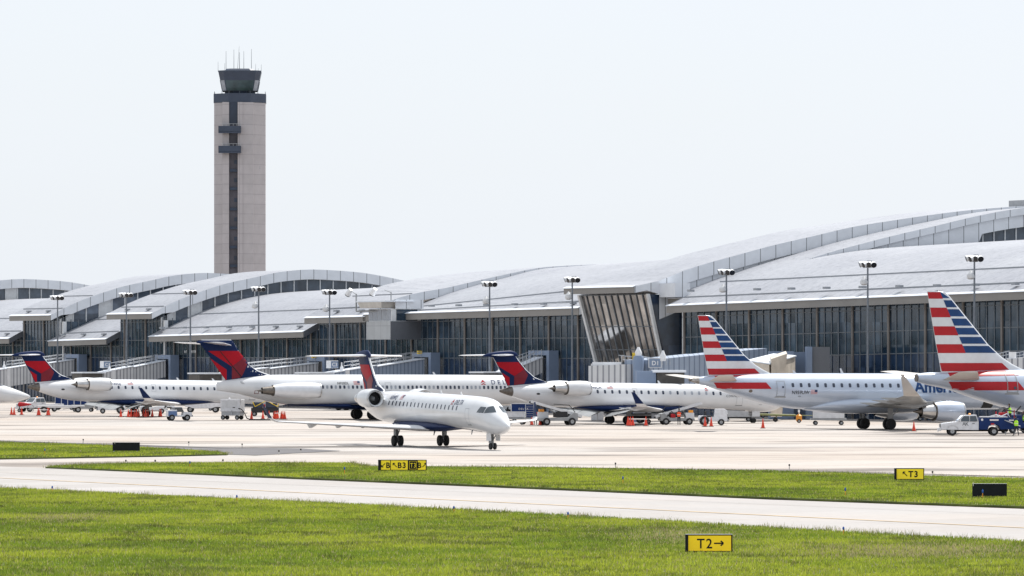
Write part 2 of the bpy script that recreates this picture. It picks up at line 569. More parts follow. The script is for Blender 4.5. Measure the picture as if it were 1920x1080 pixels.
_tcache = {}
def text2d(txt, height, bold=0.0, spacing=1.0, sx=1.0):
    """glyph triangles (x right, y up) with the given cap height, starting at x=0"""
    key = (txt, height, bold, spacing, sx)
    if key in _tcache: return _tcache[key]
    cu = bpy.data.curves.new('t', 'FONT')
    cu.body = txt
    cu.size = 1
    cu.offset = bold
    cu.space_character = spacing
    cu.resolution_u = 3
    ob = bpy.data.objects.new('t', cu)
    C.objects.link(ob)
    bpy.context.view_layer.update()
    me = bpy.data.meshes.new_from_object(ob.evaluated_get(bpy.context.evaluated_depsgraph_get()))
    bpy.data.objects.remove(ob)
    bpy.data.curves.remove(cu)
    V = [(v.co.x, v.co.y) for v in me.vertices]
    Fc = [tuple(p.vertices) for p in me.polygons]
    bpy.data.meshes.remove(me)
    k = height / 0.72
    x0 = min(v[0] for v in V)
    V = [((x - x0) * k * sx, y * k) for x, y in V]
    _tcache[key] = (V, Fc)
    return V, Fc
def width2d(g): return max(v[0] for v in g[0])
def flat_text(name, txt, height, mt, parent, origin, right, up=(0, 0, 1), bold=0.0, spacing=1.0, sx=1.0, center=True):
    V, Fc = text2d(txt, height, bold, spacing, sx)
    wd = max(v[0] for v in V)
    o, r, u = Vector(origin), Vector(right), Vector(up)
    off = wd / 2 if center else 0
    return MB().add([o + r * (x - off) + u * y for x, y in V], Fc).build(name, mt, parent, fix=False)

def ground(x, y):
    D = F * H / (y - YH)
    return ((x - CX) * D / F, D)
def at(x, y, D):
    return Vector(((x - CX) * D / F, D, H - (y - YH) * D / F))
# ------------------------------------------------------------------ ground
def sheet(name, pts, z0, z1, mt, kind='structure'):
    """polygon given by ground points; a slab from z0 up to z1 (flat if equal)"""
    if z0 == z1:
        o = MB().add([(x, y, z1) for x, y in pts], [tuple(range(len(pts)))]).build(name, mt)
    else:
        o = MB().prism(pts, z0, z1, 0, 'xy').build(name, mt)
    o['kind'] = kind
    return o
def gp(*pix): return [ground(x, y) for x, y in pix]

sheet('ground', [(-6000, -600), (6000, -600), (6000, 9000), (-6000, 9000)], -0.06, -0.06, 'soil')
NEAR = [(-500, 893), (0, 918.5), (480, 941), (960, 965), (1440, 993), (1920, 1021), (2500, 1054)]   # edge of the near grass
near_w = gp(*NEAR)
sheet('apron', near_w + [(600, 700), (600, 1500), (-700, 1500), (-500, 700)], -0.03, -0.03, 'apron_concrete')
TW_FAR = [(2500, 987), (1920, 955), (1440, 937), (960, 916), (480, 895.5), (95, 878), (-500, 856)]
sheet('taxiway', near_w + gp(*TW_FAR), 0.0, 0.0, 'taxiway_concrete')
def strip(name, p0, p1, halfw, z, mt):
    a, b = Vector(ground(*p0)), Vector(ground(*p1))
    d = (b - a).normalized()
    n = Vector((-d.y, d.x)) * halfw
    return sheet(name, [a - n, b - n, b + n, a + n], z, z, mt)
strip('taxiway_centreline', (-400, 877), (2300, 1008.5), 0.16, 0.02, 'line_yellow')
strip('pavement_joint', (-400, 870), (2300, 982), 0.05, 0.02, 'shoulder')
# shoulders and seams along the apron's near edge
sheet('asphalt_shoulder', gp((-400, 822), (0, 825.5), (210, 832.5), (420, 838.5), (560, 840.5), (640, 845), (560, 849), (480, 853.5), (400, 851), (210, 838), (0, 832), (-400, 830)), -0.005, -0.005, 'asphalt')
sheet('apron_shoulder', gp((640, 872), (1000, 875), (1440, 881), (1700, 888), (1920, 894), (2400, 908), (2400, 920), (1920, 903), (1700, 895), (1440, 887), (1000, 881), (640, 877)), -0.005, -0.005, 'shoulder')
for k, (p0, p1, hw) in enumerate([((-300, 818), (420, 840.5), 0.35), ((420, 840.5), (700, 836), 0.25), ((700, 873.5), (1440, 880.5), 0.4), ((1440, 880.5), (2300, 905), 0.4)]):
    strip('pavement_seam', p0, p1, hw, 0.012, 'joint_dark')
# turf islands and foreground turf: soil slabs that stand a little proud of the pavement
GB = [(85, 878), (140, 875), (250, 872.5), (480, 870.5), (655, 871.5), (700, 879), (960, 880), (1440, 886.5), (1700, 895), (1920, 902), (2500, 922), (2500, 984), (1920, 953), (1440, 935.5), (960, 914.5), (480, 894.5)]
GA = [(-500, 826), (0, 831.5), (210, 837.5), (400, 849), (428, 853), (300, 856), (0, 861), (-500, 868)]
GF = NEAR + [(2700, 1400), (-700, 1400)]
sheet('turf_island', gp(*GB), 0.0, 0.10, 'soil')
sheet('turf_island', gp(*GA), 0.0, 0.08, 'soil')
sheet('turf_foreground', gp(*GF), -0.02, 0.08, 'soil')

def grass_mat():
    m = bpy.data.materials.new('grass_blades')
    m.use_nodes = True
    N, L = nodes_of(m)
    b = N['Principled BSDF']
    b.inputs['Roughness'].default_value = 0.6
    b.inputs['Specular IOR Level'].default_value = 0.25
    a = N.new('ShaderNodeAttribute')
    a.attribute_name = 'tint'
    L.new(a.outputs['Color'], b.inputs['Base Color'])
    tr = N.new('ShaderNodeBsdfTranslucent')
    L.new(a.outputs['Color'], tr.inputs[0])
    mx = N.new('ShaderNodeMixShader')
    mx.inputs[0].default_value = 0.45
    L.new(b.outputs[0], mx.inputs[1])
    L.new(tr.outputs[0], mx.inputs[2])
    L.new(mx.outputs[0], N['Material Output'].inputs[0])
    M['grass_blades'] = m
grass_mat()
def vnoise(x, y, s, seed):
    """smooth value noise on arrays"""
    g = np.random.default_rng(seed).random((257, 257))
    u, v = (x / s) % 256, (y / s) % 256
    i, j = u.astype(int), v.astype(int)
    fu, fv = u - i, v - j
    fu, fv = fu * fu * (3 - 2 * fu), fv * fv * (3 - 2 * fv)
    return (g[i, j] * (1 - fu) * (1 - fv) + g[i + 1, j] * fu * (1 - fv) + g[i, j + 1] * (1 - fu) * fv + g[i + 1, j + 1] * fu * fv)
def inside(px, py, poly):
    r = np.zeros(len(px), bool)
    n = len(poly)
    for i in range(n):
        (x0, y0), (x1, y1) = poly[i], poly[(i + 1) % n]
        c = (y0 > py) != (y1 > py)
        with np.errstate(divide='ignore', invalid='ignore'):
            r ^= c & (px < (x1 - x0) * (py - y0) / (y1 - y0 + 1e-12) + x0)
    return r
def grass(name, poly, n, h, wd, label, zb, stalks=0, edge=None):
    P = np.array(poly)
    X0_, X1_, Y0_, Y1_ = P[:, 0].min(), P[:, 0].max(), P[:, 1].min(), P[:, 1].max()
    x = rng.uniform(X0_, X1_, n * 4)
    y = rng.uniform(Y0_, Y1_, n * 4)
    k = inside(x, y, poly)
    x, y = x[k][:n], y[k][:n]
    n = len(x)
    n1 = vnoise(x, y, 6.5, 1) * 0.5 + vnoise(x, y, 2.1, 2) * 0.3 + vnoise(x, y, 0.7, 3) * 0.2
    n2 = vnoise(x + 50, y, 9.0, 4) * 0.6 + vnoise(x, y, 1.6, 5) * 0.4
    n3 = vnoise(x, y, 1.1, 6) * 0.5 + vnoise(x, y + 9, 4.0, 7) * 0.5
    hh = h * (0.45 + 0.5 * rng.random(n) + 0.75 * np.clip(n1 - 0.35, 0, 1))
    ww = wd * (0.6 + 0.8 * rng.random(n))
    # hue: fresh green, yellow-green, dull and seed-headed
    g1, g2, g3, g4 = [np.array(c) for c in ((0.185, 0.262, 0.030), (0.38, 0.43, 0.048), (0.135, 0.170, 0.040), (0.38, 0.33, 0.17))]
    a = np.clip((n2 - 0.34) * 3.0 + rng.normal(0, 0.25, n), 0, 1)[:, None]
    col = g1 * (1 - a) + g2 * a
    b = np.clip((n3 - 0.53) * 3.5 + rng.normal(0, 0.18, n), 0, 0.85)[:, None]
    col = col * (1 - b) + g3 * b
    dry = np.zeros(n)
    for (px_, py_, rx, ry) in ((1740, 1038, 5.0, 5.0), (1690, 1046, 3.0, 3.5), (1275, 1010, 2.2, 8.0), (1790, 1034, 2.5, 4.0), (120, 975, 2.0, 5.0)):
        gx, gy = ground(px_, py_)
        dry = np.maximum(dry, np.exp(-(((x - gx) / rx) ** 2 + ((y - gy) / ry) ** 2)))
    wv = vnoise(x, y, 0.55, 31) * .6 + vnoise(x, y, 3.3, 32) * .4
    wd2 = np.clip((wv - .64) * 5, 0, .7)[:, None]
    col = col * (1 - wd2) + np.array((0.075, 0.085, 0.028)) * wd2
    c = (rng.random(n) < 0.05 + 0.25 * np.clip(n1 - 0.52, 0, 1) + .6 * dry)[:, None]
    col = np.where(c, g4, col)
    col *= rng.uniform(0.75, 1.25, n)[:, None]
    if stalks:
        t = rng.random(stalks)
        E_ = np.array(edge)
        seg = rng.integers(0, len(E_) - 1, stalks)
        ex = E_[seg] * (1 - t[:, None]) + E_[seg + 1] * t[:, None]
        clump = vnoise(ex[:, 0], ex[:, 1], 1.7, 9)
        kk = rng.random(stalks) < clump ** 2 * 1.5
        ex = ex[kk]
        m_ = len(ex)
        x = np.concatenate([x, ex[:, 0] + rng.normal(0, .2, m_)])
        y = np.concatenate([y, ex[:, 1] - rng.uniform(-0.8, 3.0, m_)])
        hh = np.concatenate([hh, h * rng.uniform(0.9, 2.1, m_)])
        ww = np.concatenate([ww, wd * rng.uniform(0.3, 0.7, m_)])
        col = np.concatenate([col, np.where(rng.random((m_, 1)) < .5, g4 * 0.8, g3)])
        n = len(x)
    th = rng.uniform(0, 2 * math.pi, n)
    th = np.where(rng.random(n) < 0.6, rng.normal(0, 0.5, n), th)      # most blades broad side to the wind
    lean = rng.normal(0, 0.28, (n, 2)) * hh[:, None]
    dx, dy = np.cos(th) * ww / 2, np.sin(th) * ww / 2
    V = np.empty((n, 5, 3))
    V[:, 0] = np.stack([x - dx, y - dy, np.full(n, zb)], 1)
    V[:, 1] = np.stack([x + dx, y + dy, np.full(n, zb)], 1)
    V[:, 2] = np.stack([x + dx * .7 + lean[:, 0] * .4, y + dy * .7 + lean[:, 1] * .4, zb + hh * .6], 1)
    V[:, 3] = np.stack([x - dx * .7 + lean[:, 0] * .4, y - dy * .7 + lean[:, 1] * .4, zb + hh * .6], 1)
    V[:, 4] = np.stack([x + lean[:, 0], y + lean[:, 1], zb + hh], 1)
    me = bpy.data.meshes.new(name)
    me.vertices.add(n * 5)
    me.vertices.foreach_set('co', V.reshape(-1))
    base = np.arange(n)[:, None] * 5
    q = (base + np.array([0, 1, 2, 3])).reshape(-1)
    t3 = (base + np.array([3, 2, 4])).reshape(-1)
    me.loops.add(n * 7)
    me.loops.foreach_set('vertex_index', np.concatenate([q, t3]))
    me.polygons.add(n * 2)
    me.polygons.foreach_set('loop_start', np.concatenate([np.arange(n) * 4, n * 4 + np.arange(n) * 3]))
    me.update(calc_edges=True)
    at_ = me.attributes.new('tint', 'FLOAT_COLOR', 'POINT')
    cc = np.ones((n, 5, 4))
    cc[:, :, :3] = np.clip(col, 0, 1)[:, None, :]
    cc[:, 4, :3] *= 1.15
    at_.data.foreach_set('color', cc.reshape(-1))
    me.materials.append(M['grass_blades'])
    o = bpy.data.objects.new(name, me)
    C.objects.link(o)
    tag(o, label, 'grass', kind='stuff')
    return o
GFv = NEAR + [(2150, 1110), (-250, 1110)]
GFw = gp(*[(max(-250, min(2150, a)), b) if 0 else (a, b) for a, b in [(-250, 905), (0, 918.5), (480, 941), (960, 965), (1440, 993), (1920, 1021), (2150, 1034), (2150, 1110), (-250, 1110)]])
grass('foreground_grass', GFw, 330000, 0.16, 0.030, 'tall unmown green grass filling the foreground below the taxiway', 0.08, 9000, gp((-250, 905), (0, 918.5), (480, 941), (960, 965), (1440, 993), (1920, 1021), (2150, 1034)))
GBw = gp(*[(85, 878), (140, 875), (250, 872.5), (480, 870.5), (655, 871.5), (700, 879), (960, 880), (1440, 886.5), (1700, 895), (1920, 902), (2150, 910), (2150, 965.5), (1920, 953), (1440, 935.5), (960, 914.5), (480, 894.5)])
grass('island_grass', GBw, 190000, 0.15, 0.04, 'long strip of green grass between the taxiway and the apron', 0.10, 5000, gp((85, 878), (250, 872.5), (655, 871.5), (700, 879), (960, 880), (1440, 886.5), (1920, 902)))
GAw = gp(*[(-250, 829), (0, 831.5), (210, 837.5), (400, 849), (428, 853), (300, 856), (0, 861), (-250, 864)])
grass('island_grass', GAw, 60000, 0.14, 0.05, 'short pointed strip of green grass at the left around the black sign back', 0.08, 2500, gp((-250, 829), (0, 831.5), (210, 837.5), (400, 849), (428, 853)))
# small white and yellow flowers in the foreground grass
def flowers():
    mb = MB()
    n = 0
    xs, ys = rng.uniform(-30, 30, 9000), rng.uniform(170, 262, 9000)
    d = vnoise(xs, ys, 3.0, 21) * vnoise(xs, ys, 9.0, 22)
    k = inside(xs, ys, GFw) & (rng.random(9000) < d * 1.6)
    for x, y in zip(xs[k], ys[k]):
        z, r = 0.08 + rng.uniform(.10, .26), rng.uniform(.008, .020)
        mb.add([(x - r, y, z), (x, y - r, z + r * .6), (x + r, y, z), (x, y + r, z + r * .8)], [(0, 1, 2, 3)], 0 if rng.random() < .7 else 1)
    o = mb.build('meadow_flowers', ['collar_white', 'yellow_paint'], fix=False)
    tag(o, 'tiny white and yellow flowers sprinkled through the foreground grass', 'flowers', kind='stuff')
flowers()

# ------------------------------------------------------------------ terminal
TH = R(28)
KT = 0.90625        # terminal traced from image pixels, scaled about the camera: bays of 8.06 m
T0 = (58.0, 580.0)
ZT = 0.74           # lift of the terminal's base that the scaling about the camera causes
ZG = -0.86          # apron level in the terminal's own units
terminal = empty('terminal_building', (T0[0], T0[1], ZT), TH, 'long glass fronted terminal with pale wave shaped metal roofs', 'terminal')
terminal.scale = (KT, KT, KT)
def tw(t, w_, z=0.0):
    """terminal coordinates (t along the front, w into the building) to world"""
    return Vector((T0[0] + KT * (-math.sin(TH) * t + math.cos(TH) * w_), T0[1] + KT * (math.cos(TH) * t + math.sin(TH) * w_), z))
def dense(prof, step=2.0):
    ws = [p[0] for p in prof]
    n = max(2, int((ws[-1] - ws[0]) / step))
    x = sorted(set(list(np.linspace(ws[0], ws[-1], n + 1))))
    return list(zip(x, pchip(ws, [p[1] for p in prof], x)))
def vault(p0, p1, t0, t1, thick, close=8.0, eave_h=1.0, guards=True, name='vault_roof', end='fascia_panel'):
    """roof shell lofted between the section at t0 (near) and at t1 (far); sections are (w, z) lists"""
    a, b = dense(p0), dense(p1)
    if len(a) != len(b):
        wa = [p[0] for p in a]
        zb_ = pchip([p[0] for p in p1], [p[1] for p in p1], wa)
        b = list(zip(wa, zb_))
    def ring(t, pr):
        top = [(w_, t, z) for w_, z in pr]
        # soffit line: constant depth below the roof
        bot = [(w_, t, z - (thick if w_ > pr[0][0] + 3 else eave_h)) for w_, z in pr]
        return top + bot[::-1]
    m = MB()
    n = len(a)
    ra, rb = ring(t0, a), ring(t1, b)
    V = ra + rb
    N_ = 2 * n
    m.add(V, [(i, i + 1, N_ + i + 1, N_ + i) for i in range(n - 1)], 0)
    m.add(V, [(n + i, n + i + 1, N_ + n + i + 1, N_ + n + i) for i in range(n - 1)], 1)
    m.add(V, [(N_ - 1, 0, N_, 2 * N_ - 1), (n - 1, n, N_ + n, N_ + n - 1)], 2)
    for off in (0, N_):
        m.add(V, [(off + i, off + i + 1, off + N_ - 2 - i, off + N_ - 1 - i) for i in range(n - 1)], 1)
    roof = m.build(name, ['roof_metal', end, 'tan_metal'], terminal)
    # eave fascia and white gutter lip
    w0, za, zb2 = a[0][0], a[0][1], b[0][1]
    f = MB()
    f.add([(w0 - .12, t0, za - eave_h), (w0 - .12, t1, zb2 - eave_h), (w0 - .12, t1, zb2 - .12), (w0 - .12, t0, za - .12),
           (w0 - .003, t0, za - eave_h), (w0 - .003, t1, zb2 - eave_h), (w0 - .003, t1, zb2 - .12), (w0 - .003, t0, za - .12)],
          [(0, 1, 2, 3), (7, 6, 5, 4), (0, 3, 7, 4), (1, 5, 6, 2), (3, 2, 6, 7), (0, 4, 5, 1)])
    f.build('eave_fascia', 'tan_metal', roof)
    g = MB()
    g.add([(w0 - .30, t0, za - .06), (w0 - .30, t1, zb2 - .06), (w0 + .25, t1, zb2 + .16), (w0 + .25, t0, za + .16),
           (w0 - .30, t0, za - .14), (w0 - .30, t1, zb2 - .14), (w0 + .25, t1, zb2 - .0), (w0 + .25, t0, za - .0)],
          [(0, 1, 2, 3), (7, 6, 5, 4), (0, 3, 7, 4), (1, 5, 6, 2), (3, 2, 6, 7), (0, 4, 5, 1)])
    g.build('gutter', 'gutter_white', roof)
    if guards:
        s = MB()
        zf = lambda w_, A: float(pchip([p[0] for p in A], [p[1] for p in A], [w_])[0])
        for w_, hgt in ((w0 + 2.4, 0.16), (w0 + 8.2, 0.15)):
            z0_, z1_ = zf(w_, p0), zf(w_, p1)
            s.add([(w_, t0 + .5, z0_), (w_, t1 - .5, z1_), (w_, t1 - .5, z1_ + hgt), (w_, t0 + .5, z0_ + hgt),
                   (w_ + .1, t0 + .5, z0_), (w_ + .1, t1 - .5, z1_), (w_ + .1, t1 - .5, z1_ + hgt), (w_ + .1, t0 + .5, z0_ + hgt)],
                  [(0, 1, 2, 3), (7, 6, 5, 4), (0, 3, 7, 4), (1, 5, 6, 2), (3, 2, 6, 7)])
        q = t0 + 4
        while q < t1:
            s.box((w0 + 1.2, q, zf(w0 + 1.2, p0) + .15), (.7, .9, .3))
            q += 9
        s.build('snow_guard', 'outline_grey', roof)
    return roof
HIGH = [(-2.5, 14.6), (2.6, 16.9), (6.6, 18.3), (11.8, 19.8), (16.8, 20.8), (21.8, 21.8), (27.8, 22.25), (32.4, 22.1), (36.9, 21.8), (43, 20.9), (48, 19.9)]
def low(z): return [(a, z + b) for a, b in [(-2.5, 0), (0, 1.3), (3.8, 2.9), (8.7, 4.8), (12.8, 6.0), (17.2, 6.9), (21.4, 7.45), (27.8, 7.85), (33.8, 8.0), (39, 7.9), (48, 6.8)]]
V3N = [(-2.5, 13.6), (1.7, 16.0), (6.8, 17.3), (11.8, 18.1), (13.7, 18.5), (20.4, 19.9), (29.8, 21.5), (45, 22.2), (60, 22.8)]
V3F = [(-2.5, 13.5), (1.7, 15.6), (6.8, 17.2), (11.8, 18.8), (15.4, 19.5), (24.6, 20.7), (31, 21.2), (45, 22.2), (60, 22.8)]
L3F = [(-2.5, 13.9), (0, 14.1), (4.6, 14.6), (7.4, 15.6), (11.8, 17.1), (13.7, 17.65), (20.5, 19.35), (29.8, 21.3), (45, 22.1), (60, 22.7)]
L3N = [(-2.5, 14.4), (0, 15.4), (4.6, 17.2), (9, 18.8), (13.7, 20.2), (20.5, 21.6), (29.8, 22.6), (45, 23.2), (60, 23.5)]
V4N = [(-5.2, 17.2), (-1.2, 18.0), (2.7, 19.4), (7, 20.6), (10.7, 21.5), (16.8, 23.0), (24, 24.5), (30.7, 25.9), (37.4, 26.9), (44.8, 27.9), (52, 28.7), (62, 29.4), (75, 29.9)]
V4F = [(-5.2, 17.2), (0.5, 17.9), (5, 19.4), (10.5, 21.0), (15, 22.2), (19.4, 23.2), (25.8, 24.6), (31.6, 25.8), (37.1, 26.6), (46, 27.8), (54.2, 28.8), (62.6, 29.4), (75, 29.9)]
R2F = [(0.2, 15.6), (6.2, 17.7), (13.7, 20.0), (20, 21.7), (27.8, 23.7), (35.8, 25.4), (43.8, 26.9), (52, 28.3), (62, 29.2), (75, 29.8)]
R2N = [(0.2, 15.6), (4, 17.1), (9.2, 18.7), (14.8, 20.3), (20, 21.8), (25.3, 23.1), (31.9, 24.6), (38.2, 25.9), (46.3, 27.6), (53.4, 28.7), (62, 29.4), (75, 29.9)]
R1N = [(-2.5, 14.5), (0, 15.6), (5.2, 17.6), (12.2, 19.7), (16.6, 20.8), (21, 21.6), (25.3, 22.2), (33.5, 22.9), (46.3, 23.5), (53.4, 23.8), (62, 24)]
R1Z = [(a, b + 1.3) for a, b in R1N]
vault(low(10.5), low(10.5), 325.2, 391, 1.2, end='dark_panel')
vault(HIGH, HIGH, 392, 411, 1.7)
vault(HIGH, HIGH, 306, 325.0, 1.7)
vault(low(10.3), low(10.0), 281.2, 307, 1.2, end='dark_panel')
vault(HIGH, HIGH, 262, 281, 1.7)
vault(low(11.3), low(10.7), 202.4, 263, 1.2, end='dark_panel')
vault(V3N, V3F, 180, 202, 1.3)
vault(L3N, L3F, 111, 181, 1.2, eave_h=1.1)
vault(V4N, V4F, 90, 110.5, 1.9, eave_h=0.95, guards=False)
vault(R2N, R2F, 80, 89.8, 1.0, eave_h=0.9, guards=False)
vault(R1Z, R1N, -22, 85.5, 1.2, eave_h=1.1)

# arched ends: clerestory glazing above the next lower roof
def end_glazing(prof, t, w0, w1, drop, depth, step=2.5, solid=()):
    x = np.arange(w0, w1 + .01, step)
    zt = pchip([p[0] for p in prof], [p[1] for p in prof], x) - drop
    m = MB()
    n = len(x)
    V = [(a, t, z) for a, z in zip(x, zt)] + [(a, t, z - depth) for a, z in zip(x, zt)]
    V += [(a, t + .1, z) for a, _, z in V]
    N2 = 2 * n
    for i in range(n - 1):
        m.add(V, [(i, i + 1, n + i + 1, n + i)], 1 if i in solid else 0)
    g = m.build('clerestory_window', ['clerestory_glass', 'mullion_white'], terminal, fix=False)
    f = MB()
    for a, z in zip(x, zt):
        f.bb(a - .09, a + .09, t - .16, t - .004, z - depth, z)
    f.build('window_mullion', 'mullion_white', g)
end_glazing(HIGH, 306.8, -0.4, 36, 1.72, 4.2, solid=(0, 3))
end_glazing(HIGH, 262.8, -0.4, 46, 1.72, 4.4, solid=(0, 2, 17))
end_glazing(HIGH, 392.8, 12, 46, 1.72, 4.4, solid=(5,))
end_glazing(R2N, 81.0, 45, 66, 2.6, 3.4, step=1.9)
# big pale infill wall under the high hall roof, above the low roof
m = MB()
x = np.linspace(14, 74, 25)
zt = pchip([p[0] for p in R2N], [p[1] for p in R2N], x)
V = [(a, 80.4, z - .95) for a, z in zip(x, zt)] + [(a, 80.4, z - .95 - (1.8 if a > 44.5 else 6.5)) for a, z in zip(x, zt)]
m.add(V, [(i, i + 1, 25 + i + 1, 25 + i) for i in range(24)])
V = [(a, 80.4, z - 5.6) for a, z in zip(x, zt)] + [(a, 80.4, z - 10) for a, z in zip(x, zt)]
m.add(V, [(i, i + 1, 25 + i + 1, 25 + i) for i in range(24) if x[i] > 44])
m.build('end_wall', 'fascia_panel', terminal)
m = MB()
x = np.linspace(-1, 74, 31)
zt = pchip([p[0] for p in V4N], [p[1] for p in V4N], x)
V = [(a, 90.4, z - 1.85) for a, z in zip(x, zt)] + [(a, 90.4, z - 5.5) for a, z in zip(x, zt)]
m.add(V, [(i, i + 1, 31 + i + 1, 31 + i) for i in range(30)])
m.build('end_wall', 'fascia_panel', terminal)
MB().bb(68, 84, 60, 106, 26, 30.6).build('roof_plant_room', 'grey_paint', terminal)

# glass front with mullions, transoms and a blue spandrel band below
def facade(t0, t1, ztop0, ztop1, name='glass_facade', w_=0.0, zs=7.0, bays=8.9, panes=5, phase=0.0, rise0=0.0, rise1=0.0):
    L_ = t1 - t0
    m = MB()
    z0a, z0b = zs + rise0, zs + rise1
    m.add([(w_, t0, z0a), (w_, t1, z0b), (w_, t1, ztop1), (w_, t0, ztop0)], [(0, 1, 2, 3)], 0)
    m.add([(w_, t0, ZG), (w_, t1, ZG), (w_, t1, z0b), (w_, t0, z0a)], [(0, 1, 2, 3)], 1)
    m.add([(w_ + .4, t0, ZG), (w_ + .4, t1, ZG), (w_ + .4, t1, ztop1), (w_ + .4, t0, ztop0)], [(3, 2, 1, 0)], 0)
    g = m.build(name, ['facade_glass', 'spandrel_glass'], terminal, fix=False)
    # make the normals face outwards (-w)
    a, b_ = MB(), MB()
    k0, k1 = math.ceil((t0 - phase) / (bays / panes)), math.floor((t1 - phase) / (bays / panes))
    for k in range(k0, k1 + 1):
        t = phase + k * bays / panes
        zt = ztop0 + (ztop1 - ztop0) * (t - t0) / L_
        if k % panes == 0:
            MB().bb(w_ - .22, w_ - .004, t - .20, t + .20, ZG, zt).build('column_mullion', 'mullion_tan', g)
        else:
            b_.bb(w_ - .10, w_ - .004, t - .07, t + .07, ZG, zt)
    for zz, hh in ((zs, .12), (zs + 2.97, .10), (ztop0 - rise0 - 1.6, .10)):
        r0, r1 = rise0, rise1
        b_.add([(w_ - .1, t0, zz + r0), (w_ - .1, t1, zz + r1), (w_ - .1, t1, zz + r1 + hh), (w_ - .1, t0, zz + r0 + hh),
                (w_ - .005, t0, zz + r0), (w_ - .005, t1, zz + r1), (w_ - .005, t1, zz + r1 + hh), (w_ - .005, t0, zz + r0 + hh)],
               [(0, 1, 2, 3), (7, 6, 5, 4), (3, 2, 6, 7), (0, 4, 5, 1)])
    b_.build('thin_mullion', 'mullion_grey', g)
    return g
facade(-22, 85.5, 15.75, 14.45, rise0=1.35, rise1=0.0, phase=4.8)
facade(91.6, 109.9, 12.5, 12.5, phase=1.0)
facade(110.6, 180, 14.2, 12.97)
facade(180.2, 202, 13.95, 13.6, panes=6)
facade(202.3, 262, 11.55, 10.95)
facade(262.2, 281, 14.7, 14.7, bays=9.0, panes=6)
facade(281.2, 306, 10.55, 10.25)
facade(306.2, 325, 14.7, 14.7, bays=9.0, panes=6)
facade(325.2, 391, 10.75, 10.75)
facade(391.2, 411, 13.6, 13.6)
# return walls where a high bay rises behind a lower roof (clear glass box at the corner)
for t, z0_, z1_ in ((306.15, 9.0, 13.4), (262.15, 9.5, 13.4), (180.1, 12.0, 12.9)):
    g = MB().add([(0, t, ZG), (6, t, ZG), (6, t, z1_), (0, t, z1_)], [(0, 1, 2, 3)]).build('corner_glazing', 'facade_glass', terminal, fix=False)
    f = MB()
    for k in range(5):
        f.bb(k * 1.4 - .06, k * 1.4 + .06, t - .14, t - .004, ZG, z1_ + .4)
    f.build('window_mullion', 'mullion_grey', g)
# white corner posts
MB().bb(-.3, .3, 305.5, 306.1, ZG, 13.4).build('corner_post', 'mullion_white', terminal)
MB().bb(-.3, .3, 261.5, 262.1, ZG, 13.4).build('corner_post', 'mullion_white', terminal)

# the leaning glass front below the projecting canopy
def leaning_front():
    t0, t1 = 91.4, 110.2
    top, bot = (-2.7, 16.15), (0.0, 6.5)
    def P(u, t, off=0.0):
        w_ = bot[0] + (top[0] - bot[0]) * u
        return (w_ - off, t, bot[1] + (top[1] - bot[1]) * u)
    ta, tb = 90.3, 110.3
    g = MB().add([P(-.76, t0), P(-.76, t1), P(1, tb), P(1, ta)], [(0, 1, 2, 3)]).build('leaning_glass_front', 'reflective_glass', terminal, fix=False)
    f = MB()
    for k in range(12):
        t = t0 + (t1 - t0) * k / 11
        tt = ta + (tb - ta) * k / 11
        wd = .28 if k in (0, 11) else .09
        a0, a1 = Vector(P(-.7, t)), Vector(P(1, tt))
        dp = .40 if k in (0, 11) else .14
        V = []
        for p in (a0, a1):
            V += [(p.x - dp, p.y - wd, p.z), (p.x - dp, p.y + wd, p.z), (p.x - .004, p.y + wd, p.z), (p.x - .004, p.y - wd, p.z)]
        f.add(V, [(0, 1, 5, 4), (1, 2, 6, 5), (2, 3, 7, 6), (3, 0, 4, 7), (0, 3, 2, 1), (4, 5, 6, 7)], 0 if k in (0, 11) else 1)
    f.build('leaning_mullion', ['mullion_white', 'mullion_grey'], g)
    h = MB()
    for u in (0.18, 0.52, .985):
        a0, a1 = Vector(P(u, t0, .1)), Vector(P(u, t1, .1))
        h.add([a0, a1, a1 + Vector((0, 0, .1)), a0 + Vector((0, 0, .1)), a0 + Vector((.09, 0, 0)), a1 + Vector((.09, 0, 0)), a1 + Vector((.09, 0, .1)), a0 + Vector((.09, 0, .1))],
              [(0, 1, 2, 3), (3, 2, 6, 7), (0, 4, 5, 1)])
    h.build('transom', 'mullion_grey', g)
    # side cheek wall facing the camera
    s = MB().add([(0, 91.2, ZG), (3.2, 91.2, ZG), (3.2, 91.2, 15.9), (-2.7, 90.2, 16.1), (0, 91.2, 6.5)], [(0, 1, 2, 3, 4)]).build('side_glazing', 'spandrel_glass', terminal, fix=False)
    s2 = MB().add([(3.2, 91.1, ZG), (7, 86, ZG), (7, 86, 15), (3.2, 91.1, 15.9)], [(0, 1, 2, 3)]).build('side_glazing', 'spandrel_glass', terminal, fix=False)
    MB().bb(3.1, 3.35, 90.7, 90.95, ZG, 15.9).build('side_mullion', 'mullion_grey', terminal)
    # white box beam running back from the canopy
    MB().bb(-1.2, 1.2, 85.6, 90.0, 15.65, 17.6).build('canopy_beam', 'fascia_panel', terminal)
leaning_front()

